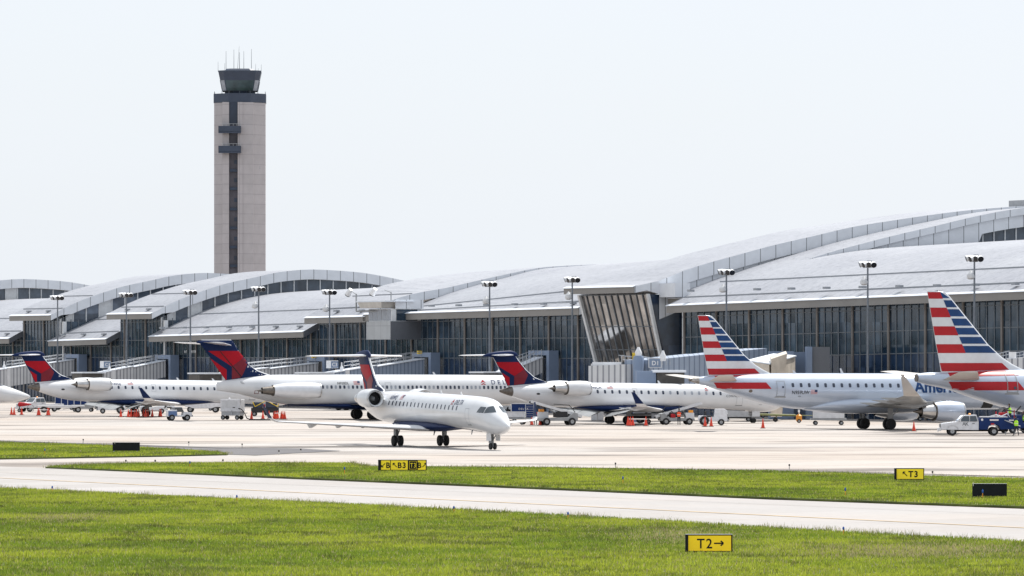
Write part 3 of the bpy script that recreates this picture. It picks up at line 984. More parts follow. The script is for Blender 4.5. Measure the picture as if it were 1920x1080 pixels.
# ramp control room: a pale box hung on the front
def control_room():
    t0, t1, w0 = 166.0, 174.3, -5.3
    b = MB()
    b.bb(w0, 0, t0, t1, 9.9, 12.7, 0)
    b.bb(w0 + .3, 0, t0 + .2, t1 - .2, 12.7, 14.6, 2)
    b.add([(w0 + .002, t0 - .004, 9.9), (-.01, t0 - .004, 9.9), (-.01, t0 - .004, 12.7), (w0 + .002, t0 - .004, 12.7)], [(0, 1, 2, 3)], 1)  # dark sheet over this side; soffit shading put into its colour
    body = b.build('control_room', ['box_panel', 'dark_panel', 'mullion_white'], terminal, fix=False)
    g = MB()
    for k in range(5):
        g.bb(w0 + .24, w0 + .29, t0 + .45 + k * 1.55, t0 + 1.8 + k * 1.55, 12.85, 14.5)
    g.build('control_room_window', 'window_pale', body)
    MB().bb(-4.2, -.6, t0 + .12, t0 + .19, 12.8, 14.5).build('control_room_window', 'facade_glass', body)
    MB().bb(-4.4, 0.4, t0 + .05, t0 + .16, 14.6, 16.0).build('upper_panel', 'fascia_panel', body)
    r = MB().box(((w0 - .9) + 2.2, (t0 + t1) / 2 + .6, 15.2), (4.6, 7.4, .9), 0, taper=1.12)
    r.bb(w0 - 1.2, w0 + 4, t0 - .4, t1 + 1.2, 15.66, 15.85, 1)
    r.build('flat_canopy', ['belly_beige', 'gutter_white'], body)
    MB().tube((w0 - 1.0, t1 + 1.5, 14.3), (w0 - 1.0, t1 + 1.5, 17.0), .12).tube((w0 - 1.0, t1 + 1.5, 14.3), (w0 + .4, t0 + 5, 14.3), .12).tube((w0 - 1.0, t1 + 1.5, 16.9), (w0 - 1, t1 + 3.2, 17.4), .06).tube((w0 + .5, t0 + .8, 15.8), (w0 + .5, t0 + .8, 17.2), .09).tube((w0 + .5, t0 + .8, 17.1), (w0 + .5, t0 + 3, 17.5), .06).build('bracket', 'gear_grey', body)
    for y_ in (t1 + 3.6, t0 + 3.4):
        MB().tube((w0 - .9, y_, 17.7), (w0 - 1.1, y_ + .7, 16.9), .35, .5).build('floodlight', 'lamp_white', body)
        MB().tube((w0 - 1.1, y_ + .72, 16.88), (w0 - 1.12, y_ + .80, 16.79), .44, .44).build('floodlight_lens', 'lens_black', body)
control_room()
# letters on the glass of the left low bay
def facade_letters():
    g = text2d('er  Term', 0.62, 0.02, 1.5)
    wd = width2d(g)
    V = [(-.50, 262 - 9 - x, 7.85 + y) for x, y in g[0]]
    MB().add(V, g[1]).build('facade_letters', 'lamp_white', terminal, fix=False)
facade_letters()

# ------------------------------------------------------------------ control tower
def tower():
    D = 1010.0
    c = at(450, 661, D)
    k = D / F
    z = lambda y: H - (y - YH) * k
    root = empty('control_tower', (c.x, c.y, 0), R(2), 'tall pale octagonal control tower with dark glazed cab and antennas', 'tower')
    def octo(r, z_, rot=22.5):
        return [(r * math.cos(R(rot + 45 * i)), r * math.sin(R(rot + 45 * i)), z_) for i in range(8)]
    r = 5.05 / math.cos(R(22.5)) * 1.0
    zt = z(194)
    m = MB().loft([octo(r, 0), octo(r, zt)])
    m.build('shaft', 'tower_concrete', root)
    fy = -r * math.cos(R(22.5))
    # raised pilasters on the camera face leave a dark slot between them
    p = MB()
    p.bb(-3.35, -2.05, fy - .7, fy - .004, 0, zt)
    p.bb(-.35, .62, fy - .7, fy - .004, 0, zt)
    p.build('pilaster', 'tower_concrete', root)
    MB().bb(.62, 2.72, fy - .55, fy - .004, 0, zt - .03).build('panel_strip', 'tower_concrete', root)
    s = MB().bb(-2.04, -.36, fy - .12, fy - .004, 0, zt)  # dark strip, widened to paint in the shadow beside it
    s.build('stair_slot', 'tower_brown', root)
    for y0, y1 in ((302, 318), (336, 352), (373, 390), (409, 425), (445, 461), (481, 496)):
        n = MB().bb(-1.05, -.42, fy - .18, fy - .124, z(y0 + 7), z(y0))
        n.build('slot_window', 'tower_dark', root)
        MB().bb(-1.9, -.4, fy - .5, fy - .13, z(y1 + 6), z(y1 + 1)).build('landing_parapet', 'tower_dark', root)
    MB().bb(-2.03, -.37, fy - .17, fy - .125, z(236), zt).build('dark_louvre', 'tower_dark', root)
    for yy in (250, 287):
        b = MB()
        b.bb(-4.1, .3, fy - 2.0, fy - .71, z(yy) - .25, z(yy) + .1)
        b.bb(-4.1, .3, fy - 2.0, fy - 1.92, z(yy), z(yy - 11))
        b.bb(-4.1, -4.02, fy - 2.0, fy - .71, z(yy), z(yy - 11))
        b.bb(.22, .3, fy - 2.0, fy - .71, z(yy), z(yy - 11))
        b.build('balcony', 'slate_metal', root)
        q = MB()
        for i in range(7):
            q.tube((-4.0 + i * .7, fy - 1.96, z(yy - 11)), (-4.0 + i * .7, fy - 1.96, z(yy - 15)), .03)
        q.tube((-4.0, fy - 1.96, z(yy - 15)), (.25, fy - 1.96, z(yy - 15)), .03)
        q.build('balcony_rail', 'galvanised', root)
    flat_text('wall_marking', 'E', .6, 'lettering_grey', root, (4.0, -4.35, z(318)), (math.cos(R(45)), math.sin(R(45)), 0))
    # dark ring, gallery, cab
    m = MB().loft([octo(r * .99, zt - .02), octo(r * 1.02, zt + .02), octo(r * 1.02, z(177)), octo(r * .80, z(176.5))])
    m.build('gallery_ring', 'slate_metal', root)
    m = MB().loft([octo(3.15, z(177)), octo(3.3, z(171))])
    m.build('cab_base', 'tower_dark', root)
    z0, z1 = z(171.5), z(152)
    def cabring(hw, fr, z_):
        # square with broad chamfered corners, one broad face to the apron
        return [(fr, -hw, z_), (hw, -fr, z_), (hw, fr, z_), (fr, hw, z_), (-fr, hw, z_), (-hw, fr, z_), (-hw, -fr, z_), (-fr, -hw, z_)]
    ra, rb = cabring(3.45, 2.60, z0), cabring(3.85, 2.95, z1)
    cm = MB()
    for k_ in range(8):
        a, b = k_, (k_ + 1) % 8
        cm.add([ra[a], ra[b], rb[b], rb[a]], [(0, 1, 2, 3)], 1 if k_ in (0, 6) else 0)  # pale tint on front corner panes paints in the sky showing through
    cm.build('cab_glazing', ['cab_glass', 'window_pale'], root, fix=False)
    f = MB()
    for i in range(8):
        f.tube(ra[i], rb[i], .07, .07, 6)
    f.build('cab_mullion', 'slate_metal', root)
    MB().loft([cabring(3.85, 2.95, z(152.2)), cabring(4.22, 3.2, z(135.5)), cabring(4.22, 3.2, z(134)), cabring(3.0, 2.2, z(133.9)), cabring(2.6, 1.8, z(129.8))]).build('cab_roof', 'slate_metal', root)
    for x, y0, y1, rr in ((-2.75, 130, 96, .05), (-1.2, 129, 93, .05), (-.5, 129, 87, .035), (-.1, 129, 98, .06), (.75, 129, 96, .05), (2.25, 130, 92, .05), (-4.3, 134, 116, .035), (-3.0, 134, 119, .035), (3.1, 134, 120, .035), (4.2, 134, 121, .035), (3.6, 134, 128, .03)):
        MB().tube((x, 0 if abs(x) < 2.9 else -.8, z(y0) - .1), (x + (.35 if x == -.5 else 0), 0 if abs(x) < 2.9 else -.8, z(y1)), rr, rr * .6, 6).build('antenna', 'mast_grey', root)
    g = MB()
    for i in range(8):
        a, b = Vector(octo(r * .99, z(177))[i]), Vector(octo(r * .99, z(177))[(i + 1) % 8])
        for q in (0, .5):
            p_ = a.lerp(b, q)
            g.tube(p_, p_ + Vector((0, 0, .5)), .04, .03, 5)
    g.build('gallery_post', 'mast_grey', root)  # short plain posts around the gallery, no lamps
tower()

# ------------------------------------------------------------------ apron light masts
def mast(px, py, label, wd=9.5, dome=True, base_w=-9.0, flip=1):
    # foot stands on the apron a few metres in front of the glass front
    k = (px - CX) / F
    s_, c_ = math.sin(TH), math.cos(TH)
    t = (T0[0] / KT + c_ * base_w - k * (T0[1] / KT + s_ * base_w)) / (s_ + k * c_)
    p = tw(t, base_w)
    h_ = H - (py - YH) * p.y / F
    u = p.y / F          # metres per 1920-pixel at this distance
    root = empty('apron_light_mast', (p.x, p.y, 0), 0, label, 'light mast', 'floodlight masts in front of the terminal')
    MB().tube((0, 0, 0), (0, 0, h_), .17, .10, 10).build('pole', 'mast_grey', root)
    a = MB().tube((-wd * u, 0, h_), (wd * .75 * u, 0, h_), .06, .06, 6)
    a.tube((wd * .75 * u, 0, h_), (wd * .75 * u, 0, h_ + .75), .04).tube((wd * .75 * u, 0, h_ + .75), (-.1, 0, h_ + .75), .03)
    a.build('crossarm', 'mast_grey', root)
    for i, x in enumerate((-.95, -.45, .05, .35)):
        X = x * wd * u
        f = MB().lathe([(0, .10), (.22, .24), (.6, .34), (.78, .36)], ax='x', n=12)
        f.lathe([(.782, .34), (.79, .34)], ax='x', n=12, mi=1)
        o = f.build('floodlight', ['lamp_white', 'lens_black'], root, smooth=True)
        o.location = (X + .35, .25 - .15 * (i % 2), h_ + .55)
        dv_ = Vector(((-.95, -.12, -.35), (-.8, -.45, -.42), (-.35, -.85, -.40), (.15, -.9, -.42))[i])
        o.rotation_euler = dv_.to_track_quat('X', 'Z').to_euler()
    if dome:
        zd = h_ - 27 * u
        d = MB().tube((0, 0, zd + .5), (-7 * u, 0, zd + .5), .035).lathe([(0, .38), (-.25, .46), (-.5, .40), (-.62, .2)], (-7 * u, 0, zd + .2), 'z', 12).lathe([(.0, .38), (.35, .12), (.45, .05)], (-7 * u, 0, zd + .2), 'z', 12)
        d.build('dome_light', 'light_grey_paint', root, smooth=True)
for px, py, lab, dome in ((108, 562, 'thin grey floodlight mast leftmost of all, near the far left plane tail', False), (237, 557, 'floodlight mast in front of the second arched roof end', False),
                          (357, 552, 'floodlight mast between control tower and left red tail', False), (485, 546, 'floodlight mast just right of the control tower base', True),
                          (618, 552, 'floodlight mast just left of the pale ramp control room', True), (918, 537, 'floodlight mast above the middle jet with the wide tailplane', True),
                          (1073, 529, 'floodlight mast touching the left end of the leaning glass front canopy', True), (1362, 515, 'floodlight mast right of the smaller striped tail fin', True),
                          (1627, 501, 'floodlight mast between the two striped tail fins', True), (1827, 490, 'floodlight mast behind the big striped tail fin', True)):
    mast(px, py, lab, dome=dome)

# ------------------------------------------------------------------ boarding bridges
def bridge(name_label, px, w0, w1, zt0, zt1, mt, rails=True, portal=True, cab=True, wd=2.6, hgt=2.7, dt=0.0, sign=None, sign_at=0.9, yellow=False):
    """px: image column of the portal; the tunnel runs from the terminal (w0) out to w1, roof heights zt0, zt1"""
    k = (px - CX) / F
    s_, c_ = math.sin(TH), math.cos(TH)
    t = (T0[0] / KT + c_ * w0 - k * (T0[1] / KT + s_ * w0)) / (s_ + k * c_)
    root = empty('boarding_bridge', tuple(tw(t, w0, ZT)), TH, name_label, 'boarding bridge', 'boarding bridges along the terminal front')
    root.scale = (KT, KT, KT)
    L_ = w1 - w0
    def X(u): return L_ * u
    def Y(u): return dt * u
    def Z(u): return zt0 + (zt1 - zt0) * u
    def seg(u0, u1, w_, h_, up=0.0):
        V = []
        for u in (u0, u1):
            x, y, z = X(u), Y(u), Z(u) + up
            V += [(x, y - w_ / 2, z - h_), (x, y + w_ / 2, z - h_), (x, y + w_ / 2, z), (x, y - w_ / 2, z)]
        return V, [(0, 1, 5, 4), (1, 2, 6, 5), (2, 3, 7, 6), (3, 0, 4, 7), (0, 3, 2, 1), (4, 5, 6, 7)]
    a = MB().add(*seg(0.02, .55, wd, hgt))
    a.build('inner_tunnel', mt, root)
    b = MB().add(*seg(.5, 1, wd + .5, hgt + .4, .22))
    b.build('outer_tunnel', mt, root)
    r = MB().add(*seg(.02, .5, wd + .3, .12, .16)).add(*seg(.5, 1.0, wd + .8, .12, .36))
    r.build('tunnel_roof', 'gutter_white', root)
    if portal:
        g = MB()
        zt = Z(0) + 1.0
        g.bb(-.2, 1.4, -3.2, -2.4, ZG, zt)
        g.bb(-.2, 1.4, 2.4, 3.2, ZG, zt)
        g.bb(-.2, 1.4, -2.4, 2.4, zt - .7, zt)
        g.build('portal_frame', 'bridge_blue_grey', root)
    if cab:
        c_m = MB().box((X(1) - 1.2, Y(1), Z(1) - 1.25), (3.2, 3.9, 3.1)).bb(X(1) - 3.4, X(1) - 2.7, Y(1) - 2.1, Y(1) + 2.1, Z(1) - 2.6, Z(1) + .2)
        c_m.build('cab', 'bridge_dark', root)
        MB().box((X(1) - 1.3, Y(1), Z(1) + .42), (4.4, 4.7, .22)).build('cab_roof', 'gutter_white', root)
    q = MB()
    q.bb(X(.8) - .3, X(.8) + .3, Y(.8) - 1.9, Y(.8) - 1.4, -.36, Z(.8) + .4).bb(X(.8) - .3, X(.8) + .3, Y(.8) + 1.4, Y(.8) + 1.9, -.36, Z(.8) + .4)
    q.bb(X(.8) - .35, X(.8) + .35, Y(.8) - 2.0, Y(.8) + 2.0, -.36, .3)
    q.build('lift_column', 'bridge_white', root)
    for s2 in (-1, 1):
        MB().lathe([(-.18, .25), (-.18, .5), (.18, .5), (.18, .25)], (X(.8), Y(.8) + s2 * 1.3, ZG + .5), 'y', 16).build('bridge_wheel', 'tyre', root)
    if rails:
        g = MB()
        for side in (-1, 1):
            for lev in (.55, 1.1):
                g.tube((X(.05), Y(.05) + side * 1.2, Z(.05) + lev + .1), (X(.75), Y(.75) + side * 1.2, Z(.75) + lev + .3), .045, .045, 5)
            for j in range(9):
                u = .05 + .7 * j / 8
                g.tube((X(u), Y(u) + side * 1.2, Z(u) + .1), (X(u), Y(u) + side * 1.2, Z(u) + 1.3), .04, .04, 5)
        g.build('roof_rail', 'galvanised', root)
        MB().lathe([(0, .3), (.5, .25), (.8, .12), (1.3, .1)], (X(.83), Y(.83) - .8, Z(.83) + .3), 'z', 10).build('beacon', 'lamp_white', root)
        if yellow:
            MB().box((X(.03), Y(.03), Z(.03) + 1.1), (.6, .5, .5)).build('beacon_housing', 'yellow_paint', root)
    if sign:
        x, y = X(sign_at), Y(sign_at)
        bx = MB().box((x, y, Z(sign_at) + 1.45), (1.3, 1.6, 1.15))
        sgn = bx.build('gate_sign', 'light_grey_paint', root, bevel=.05)
        # lettered face looks towards the apron and camera
        fc = MB().add([(x - .62, y - .81, Z(sign_at) + .95), (x + .62, y - .81, Z(sign_at) + .95), (x + .62, y - .81, Z(sign_at) + 1.95), (x - .62, y - .81, Z(sign_at) + 1.95)], [(0, 1, 2, 3)])
        fc.build('sign_face', 'bridge_blue_grey', sgn, fix=False)
        g = text2d(sign, .55, .02)
        wd2 = width2d(g)
        MB().add([(x - wd2 / 2 + a_, y - .816, Z(sign_at) + 1.18 + b_) for a_, b_ in g[0]], g[1]).build('gate_number', 'lamp_white', sgn, fix=False)
    return root
bridge('long ribbed white boarding bridge reaching the plane nose at far left', 136, -2, -18, 6.6, 4.4, 'corrugated', cab=True)
bridge('short white ribbed boarding bridge with gate sign behind the leftmost red tail jet', 307, -2, -14.5, 6.5, 4.1, 'corrugated', sign='C1', sign_at=.86)
bridge('white boarding bridge with roof rails right of the big red tail', 594, -2, -20, 6.2, 4.2, 'corrugated', yellow=True)
bridge('boarding bridge with gate sign behind the tail of the taxiing jet', 792, -2, -19, 6.9, 4.4, 'corrugated_blue', sign='C3', yellow=True)
bridge('small boarding bridge cab right of the middle red tail', 1012, -2, -9, 7.2, 4.6, 'corrugated', rails=True, wd=2.2, hgt=2.2)

def bridge_d1():
    root = empty('boarding_bridge', tuple(at(1160, YH + H * F / 595, 595)), 0, 'long pale grey boarding bridge with gate sign D1 below the leaning glass front', 'boarding bridge', 'boarding bridges along the terminal front')
    o = root.location
    def L(px, py, D):
        p = at(px, py, D * .93)
        return Vector((p.x - o.x, p.y - o.y, p.z))
    def tun(a, b, w_, h_, mt, nm):
        d = (b - a)
        d.z = 0
        n = Vector((-d.y, d.x, 0)).normalized() * w_ / 2
        V = []
        for p in (a, b):
            V += [p - n - Vector((0, 0, h_)), p + n - Vector((0, 0, h_)), p + n, p - n]
        MB().add(V, [(0, 1, 5, 4), (1, 2, 6, 5), (2, 3, 7, 6), (3, 0, 4, 7), (0, 3, 2, 1), (4, 5, 6, 7)]).build(nm, mt, root)
        V = [v + Vector((0, 0, h_ + .02)) if i % 4 < 2 else v + Vector((0, 0, .14)) for i, v in enumerate(V)]
    tun(L(1418, 653, 652), L(1300, 665, 640), 3.0, 3.3, 'corrugated_blue', 'inner_tunnel')
    tun(L(1310, 663.5, 640.5), L(1195, 675, 628), 3.4, 3.6, 'corrugated_blue', 'outer_tunnel')
    tun(L(1196, 683, 628), L(1128, 686, 642), 3.2, 3.4, 'corrugated', 'lower_tunnel')
    f = MB()
    for x in (1114, 1126):
        p = L(x, 682, 643)
        f.bb(p.x - .35, p.x + .35, p.y - 1.2, p.y + 1.2, 0, p.z)
    a, b = L(1111, 679, 643), L(1166, 679, 638)
    f.bb(a.x, b.x, a.y - 1.4, a.y + 1.4, a.z - .75, a.z)
    f.build('portal_frame', 'bridge_white', root)
    p = L(1197, 667, 627)
    MB().lathe([(0, .62), (p.z - .3, .62), (p.z, .5)], (p.x, p.y, 0), 'z', 20).build('column', 'bridge_blue_grey', root, smooth=True)
    MB().lathe([(0, .35), (.4, .4), (.8, .2), (1.0, .12)], (p.x, p.y, p.z), 'z', 12).build('beacon', 'lamp_white', root, smooth=True)
    p2 = L(1243, 672, 625)
    MB().lathe([(0, .3), (.6, .35), (.9, .2), (1.2, .12)], (p2.x, p2.y, p2.z - .3), 'z', 12).build('beacon', 'lamp_white', root, smooth=True)
    c_ = L(1228, 680.5, 626.5)
    sg = MB().box(c_, (1.5, .9, 1.1)).build('gate_sign', 'light_grey_paint', root)
    MB().add([(c_.x - .66, c_.y - .455, c_.z - .48), (c_.x + .66, c_.y - .455, c_.z - .48), (c_.x + .66, c_.y - .455, c_.z + .48), (c_.x - .66, c_.y - .455, c_.z + .48)], [(0, 1, 2, 3)]).build('sign_face', 'bridge_blue_grey', sg, fix=False)
    flat_text('gate_number', 'D1', .5, 'lamp_white', sg, (c_.x, c_.y - .47, c_.z - .25), (1, 0, 0), bold=.02)
    r = MB()
    for (xa, ya), (xb, yb) in (((1160, 666), (1192, 670)), ((1200, 667), (1232, 673)), ((1168, 674), (1192, 677))):
        r.tube(L(xa, ya, 630), L(xb, yb, 629), .05, .05, 5)
    for x in range(1165, 1260, 7):
        r.tube(L(x, 667 + (x - 1165) * .06, 629), L(x, 684, 629), .035, .035, 5)
    r.tube(L(1165, 667, 629), L(1255, 673, 629), .04, .04, 5)
    r.build('roof_rail', 'galvanised', root)
    MB().box(L(1192, 668, 629), (.8, .5, .8)).build('beacon_housing', 'yellow_paint', root)
    a, b = L(1226, 694, 615), L(1287, 694, 612)
    cb = MB().bb(a.x + .3, b.x - .2, a.y - 1.8, a.y + 2, a.z - 2.9, a.z - .25)
    cb.build('cab', 'bridge_dark', root)
    MB().bb(a.x - .2, b.x, a.y - 2.2, a.y + 2.4, a.z - .25, a.z).build('cab_roof', 'gutter_white', root)
    MB().bb(a.x - 2.0, a.x + .2, a.y - 1.6, a.y + 1.8, a.z - 3.2, a.z - .1).build('cab_bellows', 'bridge_blue_grey', root)
bridge_d1()

def bridge_e():
    D = 595
    root = empty('boarding_bridge', tuple(at(1440, YH + H * F / D, D)), 0, 'cream boarding bridge end with sloping roof right of the smaller striped fin', 'boarding bridge', 'boarding bridges along the terminal front')
    o = root.location
    def L(px, py, D):
        p = at(px, py, D * .93)
        return Vector((p.x - o.x, p.y - o.y, p.z))
    # sloping box tunnel with an open, slightly raked end
    a, b = L(1402, 678, 634), L(1452, 665.5, 648)
    n = Vector((.83, -.35, 0)).normalized() * 2.6
    V = [a + Vector((0, 0, -3)), a + n + Vector((0, 0, -3.2)), a + n + Vector((0, 0, -.35)), a,
         b + Vector((0, 0, -3.5)), b + n + Vector((0, 0, -3.7)), b + n + Vector((0, 0, -.2)), b]
    MB().add(V, [(0, 1, 5, 4), (1, 2, 6, 5), (2, 3, 7, 6), (3, 0, 4, 7), (0, 3, 2, 1), (4, 5, 6, 7)]).build('tunnel', 'bridge_cream', root)
    up = Vector((0, 0, .12))
    V = [a - n * .05 + up * .2, a + n * 1.06 + Vector((0, 0, -.33)), a + n * 1.06 + Vector((0, 0, -.2)), a - n * .05 + up * 1.5,
         b - n * .05 + up * .2, b + n * 1.06 + Vector((0, 0, -.18)), b + n * 1.06 + Vector((0, 0, -.05)), b - n * .05 + up * 1.5]
    MB().add(V, [(0, 1, 5, 4), (1, 2, 6, 5), (2, 3, 7, 6), (3, 0, 4, 7), (0, 3, 2, 1), (4, 5, 6, 7)]).build('tunnel_roof', 'gutter_white', root)
    e0, e1 = L(1446, 673, 633), L(1476, 663, 636)
    V = [(e0.x, e0.y, 0.5), (e1.x - .6, e1.y, .5), (e1.x, e1.y, e1.z), (e0.x, e0.y, e0.z),
         (e0.x, e0.y + 3, 0.5), (e1.x - .6, e1.y + 3, .5), (e1.x, e1.y + 3, e1.z + .3), (e0.x, e0.y + 3, e0.z + .3)]
    MB().add(V, [(0, 1, 2, 3), (7, 6, 5, 4), (0, 3, 7, 4), (1, 5, 6, 2), (3, 2, 6, 7), (0, 4, 5, 1)]).build('tunnel_end', 'bridge_cream', root)
    for x0, x1, y0, D_, nm in ((1443, 1488, 658.5, 655, 'portal_frame'), (1489, 1512, 660, 658, 'service_duct'), (1512.5, 1523, 650, 652, 'lift_shaft'), (1523.2, 1556, 650.5, 652.5, 'lift_shaft')):
        p, q = L(x0, y0, D_), L(x1, y0, D_)
        MB().bb(p.x, q.x, p.y, p.y + 3.5, 0, p.z).build(nm, 'bridge_blue_grey' if x0 < 1513 else 'dark_panel' if x0 > 1520 else 'bridge_blue_grey', root)
bridge_e()
def bridge_right():
    D = 558
    root = empty('boarding_bridge', tuple(at(1895, YH + H * F / D, D)), 0, 'boarding bridge roof rails seen behind the big striped tail at the right edge', 'boarding bridge', 'boarding bridges along the terminal front')
    o = root.location
    g = MB()
    def L(px, py, D=600):
        p = at(px, py, D * .93)
        return Vector((p.x - o.x, p.y - o.y, p.z))
    for dy in (0, 6, 13):
        g.tube(L(1862, 665 + dy), L(1893, 658 + dy), .045, .045, 5)
        g.tube(L(1896, 663 + dy), L(1960, 652 + dy), .045, .045, 5)
    for i in range(6):
        g.tube(L(1864 + i * 5.6, 664.6 - i * 1.26), L(1864 + i * 5.6, 684), .035, .035, 5)
    for i in range(9):
        g.tube(L(1898 + i * 7, 662.6 - i * 1.2), L(1898 + i * 7, 684), .035, .035, 5)
    g.build('roof_rail', 'galvanised', root)
    a, b = L(1858, 676), L(1980, 664)
    V = [(a.x, a.y - 1.5, a.z - 3), (b.x, b.y - 1.5, b.z - 3), (b.x, b.y - 1.5, b.z), (a.x, a.y - 1.5, a.z), (a.x, a.y + 1.5, a.z - 3), (b.x, b.y + 1.5, b.z - 3), (b.x, b.y + 1.5, b.z), (a.x, a.y + 1.5, a.z)]
    MB().add(V, [(0, 1, 2, 3), (7, 6, 5, 4), (0, 3, 7, 4), (1, 5, 6, 2), (3, 2, 6, 7), (0, 4, 5, 1)]).build('tunnel', 'corrugated', root)
    p = L(1897, 665)
    MB().tube((p.x, p.y - 1, p.z - 3), (p.x, p.y - 1, p.z + .3), .4).build('beacon', 'lamp_white', root)
    MB().tube((p.x, p.y, 0), (p.x, p.y, p.z - 3), .5).build('column', 'bridge_white', root)
bridge_right()

# trees far off to the left of the view: only their reflection shows, in the glass front
def far_wood():
    mb = MB()
    r = random.Random(3)
    for i in range(150):
        # a band that the glass front mirrors
        s_ = i / 149
        x = -420 - 900 * s_ + r.uniform(-15, 15)
        y = 1150 + 150 * s_ + r.uniform(-30, 30)
        h_ = r.uniform(8, 18)
        rad = r.uniform(4, 8)
        mb.tube((x, y, 0), (x, y, h_ * .6), .4, .2, 5, 1)
        for k in range(70):
            a, b = r.uniform(0, 6.28), r.uniform(-1, 1)
            q = rad * (.5 + .5 * r.random()) * math.sqrt(max(0, 1 - b * b))
            cx, cy, cz = x + q * math.cos(a), y + q * math.sin(a), h_ * .55 + b * h_ * .45
            s = r.uniform(.8, 1.7)
            d1 = Vector((r.uniform(-1, 1), r.uniform(-1, 1), r.uniform(-1, 1))).normalized() * s
            d2 = d1.orthogonal().normalized() * s
            p = Vector((cx, cy, cz))
            mb.add([p - d1, p - d2, p + d1, p + d2], [(0, 1, 2, 3)], 0)
    o = mb.build('distant_wood', ['leaf_green', 'bark'], fix=False)
    tag(o, 'distant dark green wood mirrored in the terminal glass', 'trees', kind='stuff')
mat('leaf_green', (0.035, 0.065, 0.02), 0.7, var=0.3, vscale=0.1)
mat('bark', (0.06, 0.045, 0.035), 0.9)
far_wood()
# ------------------------------------------------------------------ aircraft
class Body:
    """fuselage-like loft along x (forward); stations (q, z_top, z_bottom, half_width)"""
    def __init__(s, st):
        s.st = sorted(st)
        s.q = [a[0] for a in s.st]
    def at(s, q):
        q = np.clip(q, s.q[0], s.q[-1])
        return [float(pchip(s.q, [a[i] for a in s.st], [q])[0]) for i in (1, 2, 3)]
    def y(s, q, z):
        zt, zb, hw = s.at(q)
        zc, rz = (zt + zb) / 2, max(.01, (zt - zb) / 2)
        u = min(.995, abs((z - zc) / rz))
        return hw * math.sqrt(1 - u * u)
    def p(s, q, ang, off=0.0):
        zt, zb, hw = s.at(q)
        zc, rz = (zt + zb) / 2, (zt - zb) / 2
        return ((hw + off) * math.cos(ang), zc + (rz + off) * math.sin(ang))
    def mesh(s, name, mt, parent, q0=None, q1=None, n=40, nose=True, ring=40):
        a = s.q[0] if q0 is None else q0
        b = s.q[-1] if q1 is None else q1
        qs = list(np.linspace(a, b, n))
        if nose and q1 is None:
            qs = [q for q in qs if q < b - 4] + list(b - 4 * (np.linspace(1, 0, 22) ** 1.7))
        rings = []
        for q in qs:
            rings.append([(q,) + s.p(q, 2 * math.pi * i / ring) for i in range(ring)])
        return MB().loft(rings).build(name, mt, parent, smooth=True)

def slice_fill(V, Fc, du, dv):
    """cut 2-D faces along a grid so that they can follow a curved skin"""
    bm = bmesh.new()
    vs = [bm.verts.new((x, 0, z)) for x, z in V]
    for f in Fc:
        try: bm.faces.new([vs[i] for i in f])
        except ValueError: pass
    xs, zs = [v[0] for v in V], [v[1] for v in V]
    for lo, hi, d, nrm in ((min(xs), max(xs), du, (1, 0, 0)), (min(zs), max(zs), dv, (0, 0, 1))):
        k = math.floor(lo / d) + 1
        while k * d < hi:
            g = bm.verts[:] + bm.edges[:] + bm.faces[:]
            bmesh.ops.bisect_plane(bm, geom=g, plane_co=(nrm[0] * k * d, 0, nrm[2] * k * d), plane_no=nrm)
            k += 1
    bm.verts.index_update()
    V2 = [(v.co.x, v.co.z) for v in bm.verts]
    F2 = [tuple(v.index for v in f.verts) for f in bm.faces]
    bm.free()
    return V2, F2
def decal(name, V, Fc, surf, mt, parent, side=-1, eps=0.012, du=1.2, dv=0.2):
    V2, F2 = slice_fill(V, Fc, du, dv)
    return MB().add([(x, side * (surf(x, z) + eps), z) for x, z in V2], F2).build(name, mt, parent, fix=False)
def poly_decal(name, polys, surf, mt, parent, side=-1, eps=0.012, du=1.2, dv=0.2):
    V, Fc = [], []
    for p in polys:
        n = len(V)
        V += list(p)
        Fc.append(tuple(range(n, n + len(p))))
    return decal(name, V, Fc, surf, mt, parent, side, eps, du, dv)
def frame_poly(x0, x1, z0, z1, t):
    return [[(x0, z0), (x1, z0), (x1, z0 + t), (x0, z0 + t)], [(x0, z1 - t), (x1, z1 - t), (x1, z1), (x0, z1)],
            [(x0, z0 + t), (x0 + t, z0 + t), (x0 + t, z1 - t), (x0, z1 - t)], [(x1 - t, z0 + t), (x1, z0 + t), (x1, z1 - t), (x1 - t, z1 - t)]]
def text_decal(name, txt, q0, z0, height, surf, mt, parent, bold=.0, spacing=1.0, sx=1.0, eps=.02, slant=0.0):
    V, Fc = text2d(txt, height, bold, spacing, sx)
    return decal(name, [(q0 + x + slant * y, z0 + y) for x, y in V], Fc, surf, mt, parent, eps=eps, du=.6, dv=.12)
def flag(q0, z0, wd, surf, parent):
    h = wd * .55
    st = [[(q0, z0 + h * k / 7), (q0 + wd, z0 + h * k / 7), (q0 + wd, z0 + h * (k + 1) / 7), (q0, z0 + h * (k + 1) / 7)] for k in (0, 2, 4, 6)]
    f = poly_decal('flag', st, surf, 'flag_red', parent, eps=.018)
    poly_decal('flag_canton', [[(q0 + wd * .6, z0 + h * .45), (q0 + wd, z0 + h * .45), (q0 + wd, z0 + h), (q0 + wd * .6, z0 + h)]], surf, 'lettering_navy', f, eps=.025)
def widget(q0, z0, h, surf, parent):
    """small red triangular airline emblem"""
    w_ = h * 1.12
    def P(pts): return [(q0 + a * w_, z0 + b * h) for a, b in pts]
    poly_decal('emblem', [P([(0, .32), (.5, 1), (.5, .58)]), P([(.5, 1), (1, .32), (.5, .58)]), P([(0, .05), (.5, .36), (.5, .16), (.3, .05)]), P([(1, .05), (.7, .05), (.5, .16), (.5, .36)])], surf, 'red_paint', parent, eps=.02)

